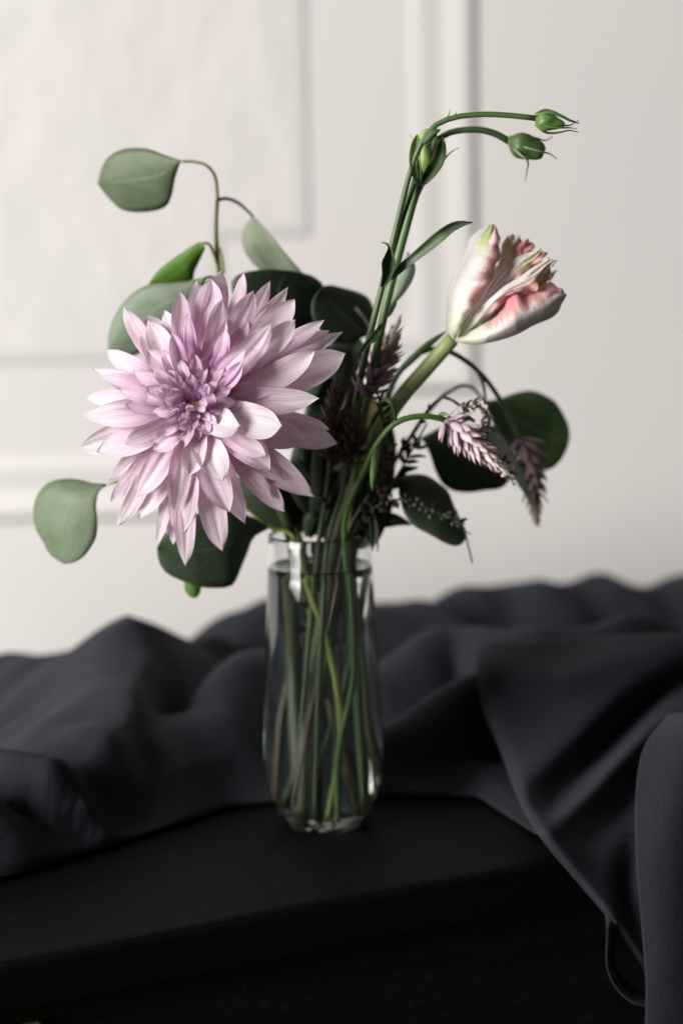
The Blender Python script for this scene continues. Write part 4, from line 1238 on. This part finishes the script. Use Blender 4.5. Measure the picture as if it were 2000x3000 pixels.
# ================================================================= BUDDED SPRIGS
def sprig(root, axis, r_stem, leaf_rng, bud_rng, n_leaf, n_bud, lf, br, leaf_col, bud_mat, stem_col, seed, spread=.005):
    r = np.random.default_rng(seed)
    c = catmull(axis, 80)
    tube('stem', axis, [r_stem, r_stem * .9, r_stem * .5], root, stem_col, 60, 6)
    t, a, b = frames(c)
    LV, LF, LU = [], [], []
    for k in range(n_leaf):
        s = leaf_rng[0] + (leaf_rng[1] - leaf_rng[0]) * (k + r.random()) / n_leaf
        i = int(s * 79)
        th = r.uniform(0, 6.283)
        rad = np.cos(th) * a[i] + np.sin(th) * b[i]
        d = t[i] * .55 + rad * .85 + r.normal(0, .12, 3)
        d /= np.linalg.norm(d)
        sd = np.cross(d, r.normal(0, 1, 3)); sd /= np.linalg.norm(sd)
        L = lf * r.uniform(.7, 1.2)
        p = c[i]
        up = np.cross(sd, d)
        base = len(LV)
        for s_, w_ in ((0, .05), (.3, .20), (.65, .18), (1, .02)):
            for q in (-1, 1):
                LV.append(p + d * L * s_ + sd * L * w_ * q + up * L * .10 * math.sin(s_ * 3))
                LU.append(((q + 1) / 2, s_))
        LF += [(base + 2 * j, base + 2 * j + 1, base + 2 * j + 3, base + 2 * j + 2) for j in range(3)]
    if n_leaf:
        tag(mesh_obj('leaflets', LV, LF, 'leaf', root, leaf_col, LU), kind='stuff')
    BV, BF = [], []
    ico = [(0, 0, -1), (.894, 0, -.447), (.276, .851, -.447), (-.724, .526, -.447), (-.724, -.526, -.447), (.276, -.851, -.447),
           (.724, .526, .447), (-.276, .851, .447), (-.894, 0, .447), (-.276, -.851, .447), (.724, -.526, .447), (0, 0, 1)]
    icf = [(0, 2, 1), (0, 3, 2), (0, 4, 3), (0, 5, 4), (0, 1, 5), (1, 2, 6), (2, 3, 7), (3, 4, 8), (4, 5, 9), (5, 1, 10), (6, 2, 7), (7, 3, 8), (8, 4, 9), (9, 5, 10), (10, 1, 6), (11, 6, 7), (11, 7, 8), (11, 8, 9), (11, 9, 10), (11, 10, 6)]
    for k in range(n_bud):
        s = bud_rng[0] + (bud_rng[1] - bud_rng[0]) * (k + r.random()) / n_bud
        i = int(s * 79)
        th = r.uniform(0, 6.283)
        rad = np.cos(th) * a[i] + np.sin(th) * b[i]
        p = c[i] + rad * spread * r.uniform(.5, 1.1)
        q = br * r.uniform(.7, 1.15)
        base = len(BV)
        BV += [p + np.array(v_) * q * np.array([1, 1, 1.15]) for v_ in ico]
        BF += [tuple(base + x for x in f_) for f_ in icf]
        # a thread of stalk
        base = len(BV)
        w_ = np.cross(rad, t[i]) * .00022
        BV += [c[i] - w_, c[i] + w_, p + w_, p - w_]
        BF.append((base, base + 1, base + 2, base + 3))
    if n_bud:
        tag(mesh_obj('flower_buds', BV, BF, bud_mat, root), kind='stuff')


MAT['bud_dark'] = make_plain('brown_bud_skin', (.14, .11, .085), .6)
q5 = lambda x, y: (1220 + x / 3.267, 1100 + y / 3.267)
sp1 = thing('budded_sprig', tuple(P(1000, 2385, -.018)), 'curling sprig of tiny pink white buds circling the pale celosia spike', 'sprig')
ax1 = [P(870, 2350, -.012), P(930, 2000, -.014), P(1000, 1620, -.012), P(1060, 1480, -.016), P(1150, 1360, -.024), P(1225, 1240, -.028), P(1265, 1185, -.030), P(1296, 1163, -.032)]
sprig(sp1, ax1, .0010, (.7, .98), (0, 0), 10, 0, .0055, .001, (.035, .06, .025), 'bud', (.09, .06, .045), 1)
ax1b = [P(*q5(x, y), d) for x, y, d in [(250, 206, -.032), (340, 238, -.036), (440, 300, -.038), (560, 290, -.040), (640, 330, -.042), (690, 420, -.042), (680, 520, -.040), (650, 600, -.038), (700, 690, -.038), (790, 790, -.040), (860, 900, -.042), (928, 1045, -.042)]]
sprig(sp1, ax1b, .0008, (.12, 1.0), (.26, .93), 60, 64, .0050, .0011, (.07, .105, .05), 'bud', (.10, .065, .04), 2, .0034)
sp2 = thing('budded_sprig', tuple(P(1050, 2360, -.010)), 'dark leafy sprig crossing the low dark leaf and ending in a thin drooping tip', 'sprig')
q7 = lambda x, y: (1050 + x / 4.238, 1300 + y / 4.238)
ax2 = [P(1050, 2360, -.010), P(1040, 2000, -.012), P(1030, 1620, -.014), P(1060, 1520, -.018)] + [P(*q7(x, y), d) for x, y, d in [(330, 720, -.022), (600, 700, -.026), (850, 800, -.028), (1080, 900, -.028), (1250, 960, -.026), (1320, 1090, -.024), (1350, 1230, -.024), (1410, 1475, -.022)]]
sprig(sp2, ax2, .0009, (.60, .93), (.70, .93), 34, 40, .0058, .0009, (.028, .045, .022), 'bud_dark', (.05, .045, .03), 3, .0035)
sp3 = thing('budded_sprig', tuple(P(915, 2380, .004)), 'feathery dark sprig with forked leaflets silhouetted against the wall', 'sprig')
ax3 = [P(915, 2380, .004), P(930, 2000, .004), P(970, 1620, .002), P(1040, 1560, .0), P(1110, 1470, -.004), P(1165, 1390, -.006), P(1205, 1320, -.008), P(1250, 1240, -.008)]
sprig(sp3, ax3, .0010, (.62, .96), (0, 0), 70, 0, .0085, .001, (.026, .042, .022), 'bud', (.05, .04, .03), 4)
sp4 = thing('budded_sprig', tuple(P(970, 2390, .008)), 'dark upright sprig packed with tiny brown buds beside the tulip stem', 'sprig')
ax4 = [P(970, 2390, .008), P(975, 2000, .006), P(1010, 1620, .0), P(1090, 1480, -.018), P(1120, 1380, -.030), P(1125, 1280, -.036), P(1118, 1200, -.038), P(1100, 1140, -.038)]
sprig(sp4, ax4, .0010, (.55, .99), (.58, .92), 70, 70, .0070, .0010, (.026, .044, .022), 'bud_dark', (.05, .04, .03), 5, .0045)
sp5 = thing('budded_sprig', tuple(P(940, 2382, .020)), 'low leafy sprig filling the shade just above the glass rim', 'sprig')
ax5 = [P(940, 2382, .018), P(945, 2000, .016), P(960, 1640, .010), P(980, 1540, .004), P(1020, 1440, -.002), P(1060, 1330, -.004), P(1090, 1240, -.004)]
sprig(sp5, ax5, .0012, (.42, .98), (0, 0), 90, 0, .014, .001, (.024, .042, .020), 'bud', (.05, .045, .03), 6)

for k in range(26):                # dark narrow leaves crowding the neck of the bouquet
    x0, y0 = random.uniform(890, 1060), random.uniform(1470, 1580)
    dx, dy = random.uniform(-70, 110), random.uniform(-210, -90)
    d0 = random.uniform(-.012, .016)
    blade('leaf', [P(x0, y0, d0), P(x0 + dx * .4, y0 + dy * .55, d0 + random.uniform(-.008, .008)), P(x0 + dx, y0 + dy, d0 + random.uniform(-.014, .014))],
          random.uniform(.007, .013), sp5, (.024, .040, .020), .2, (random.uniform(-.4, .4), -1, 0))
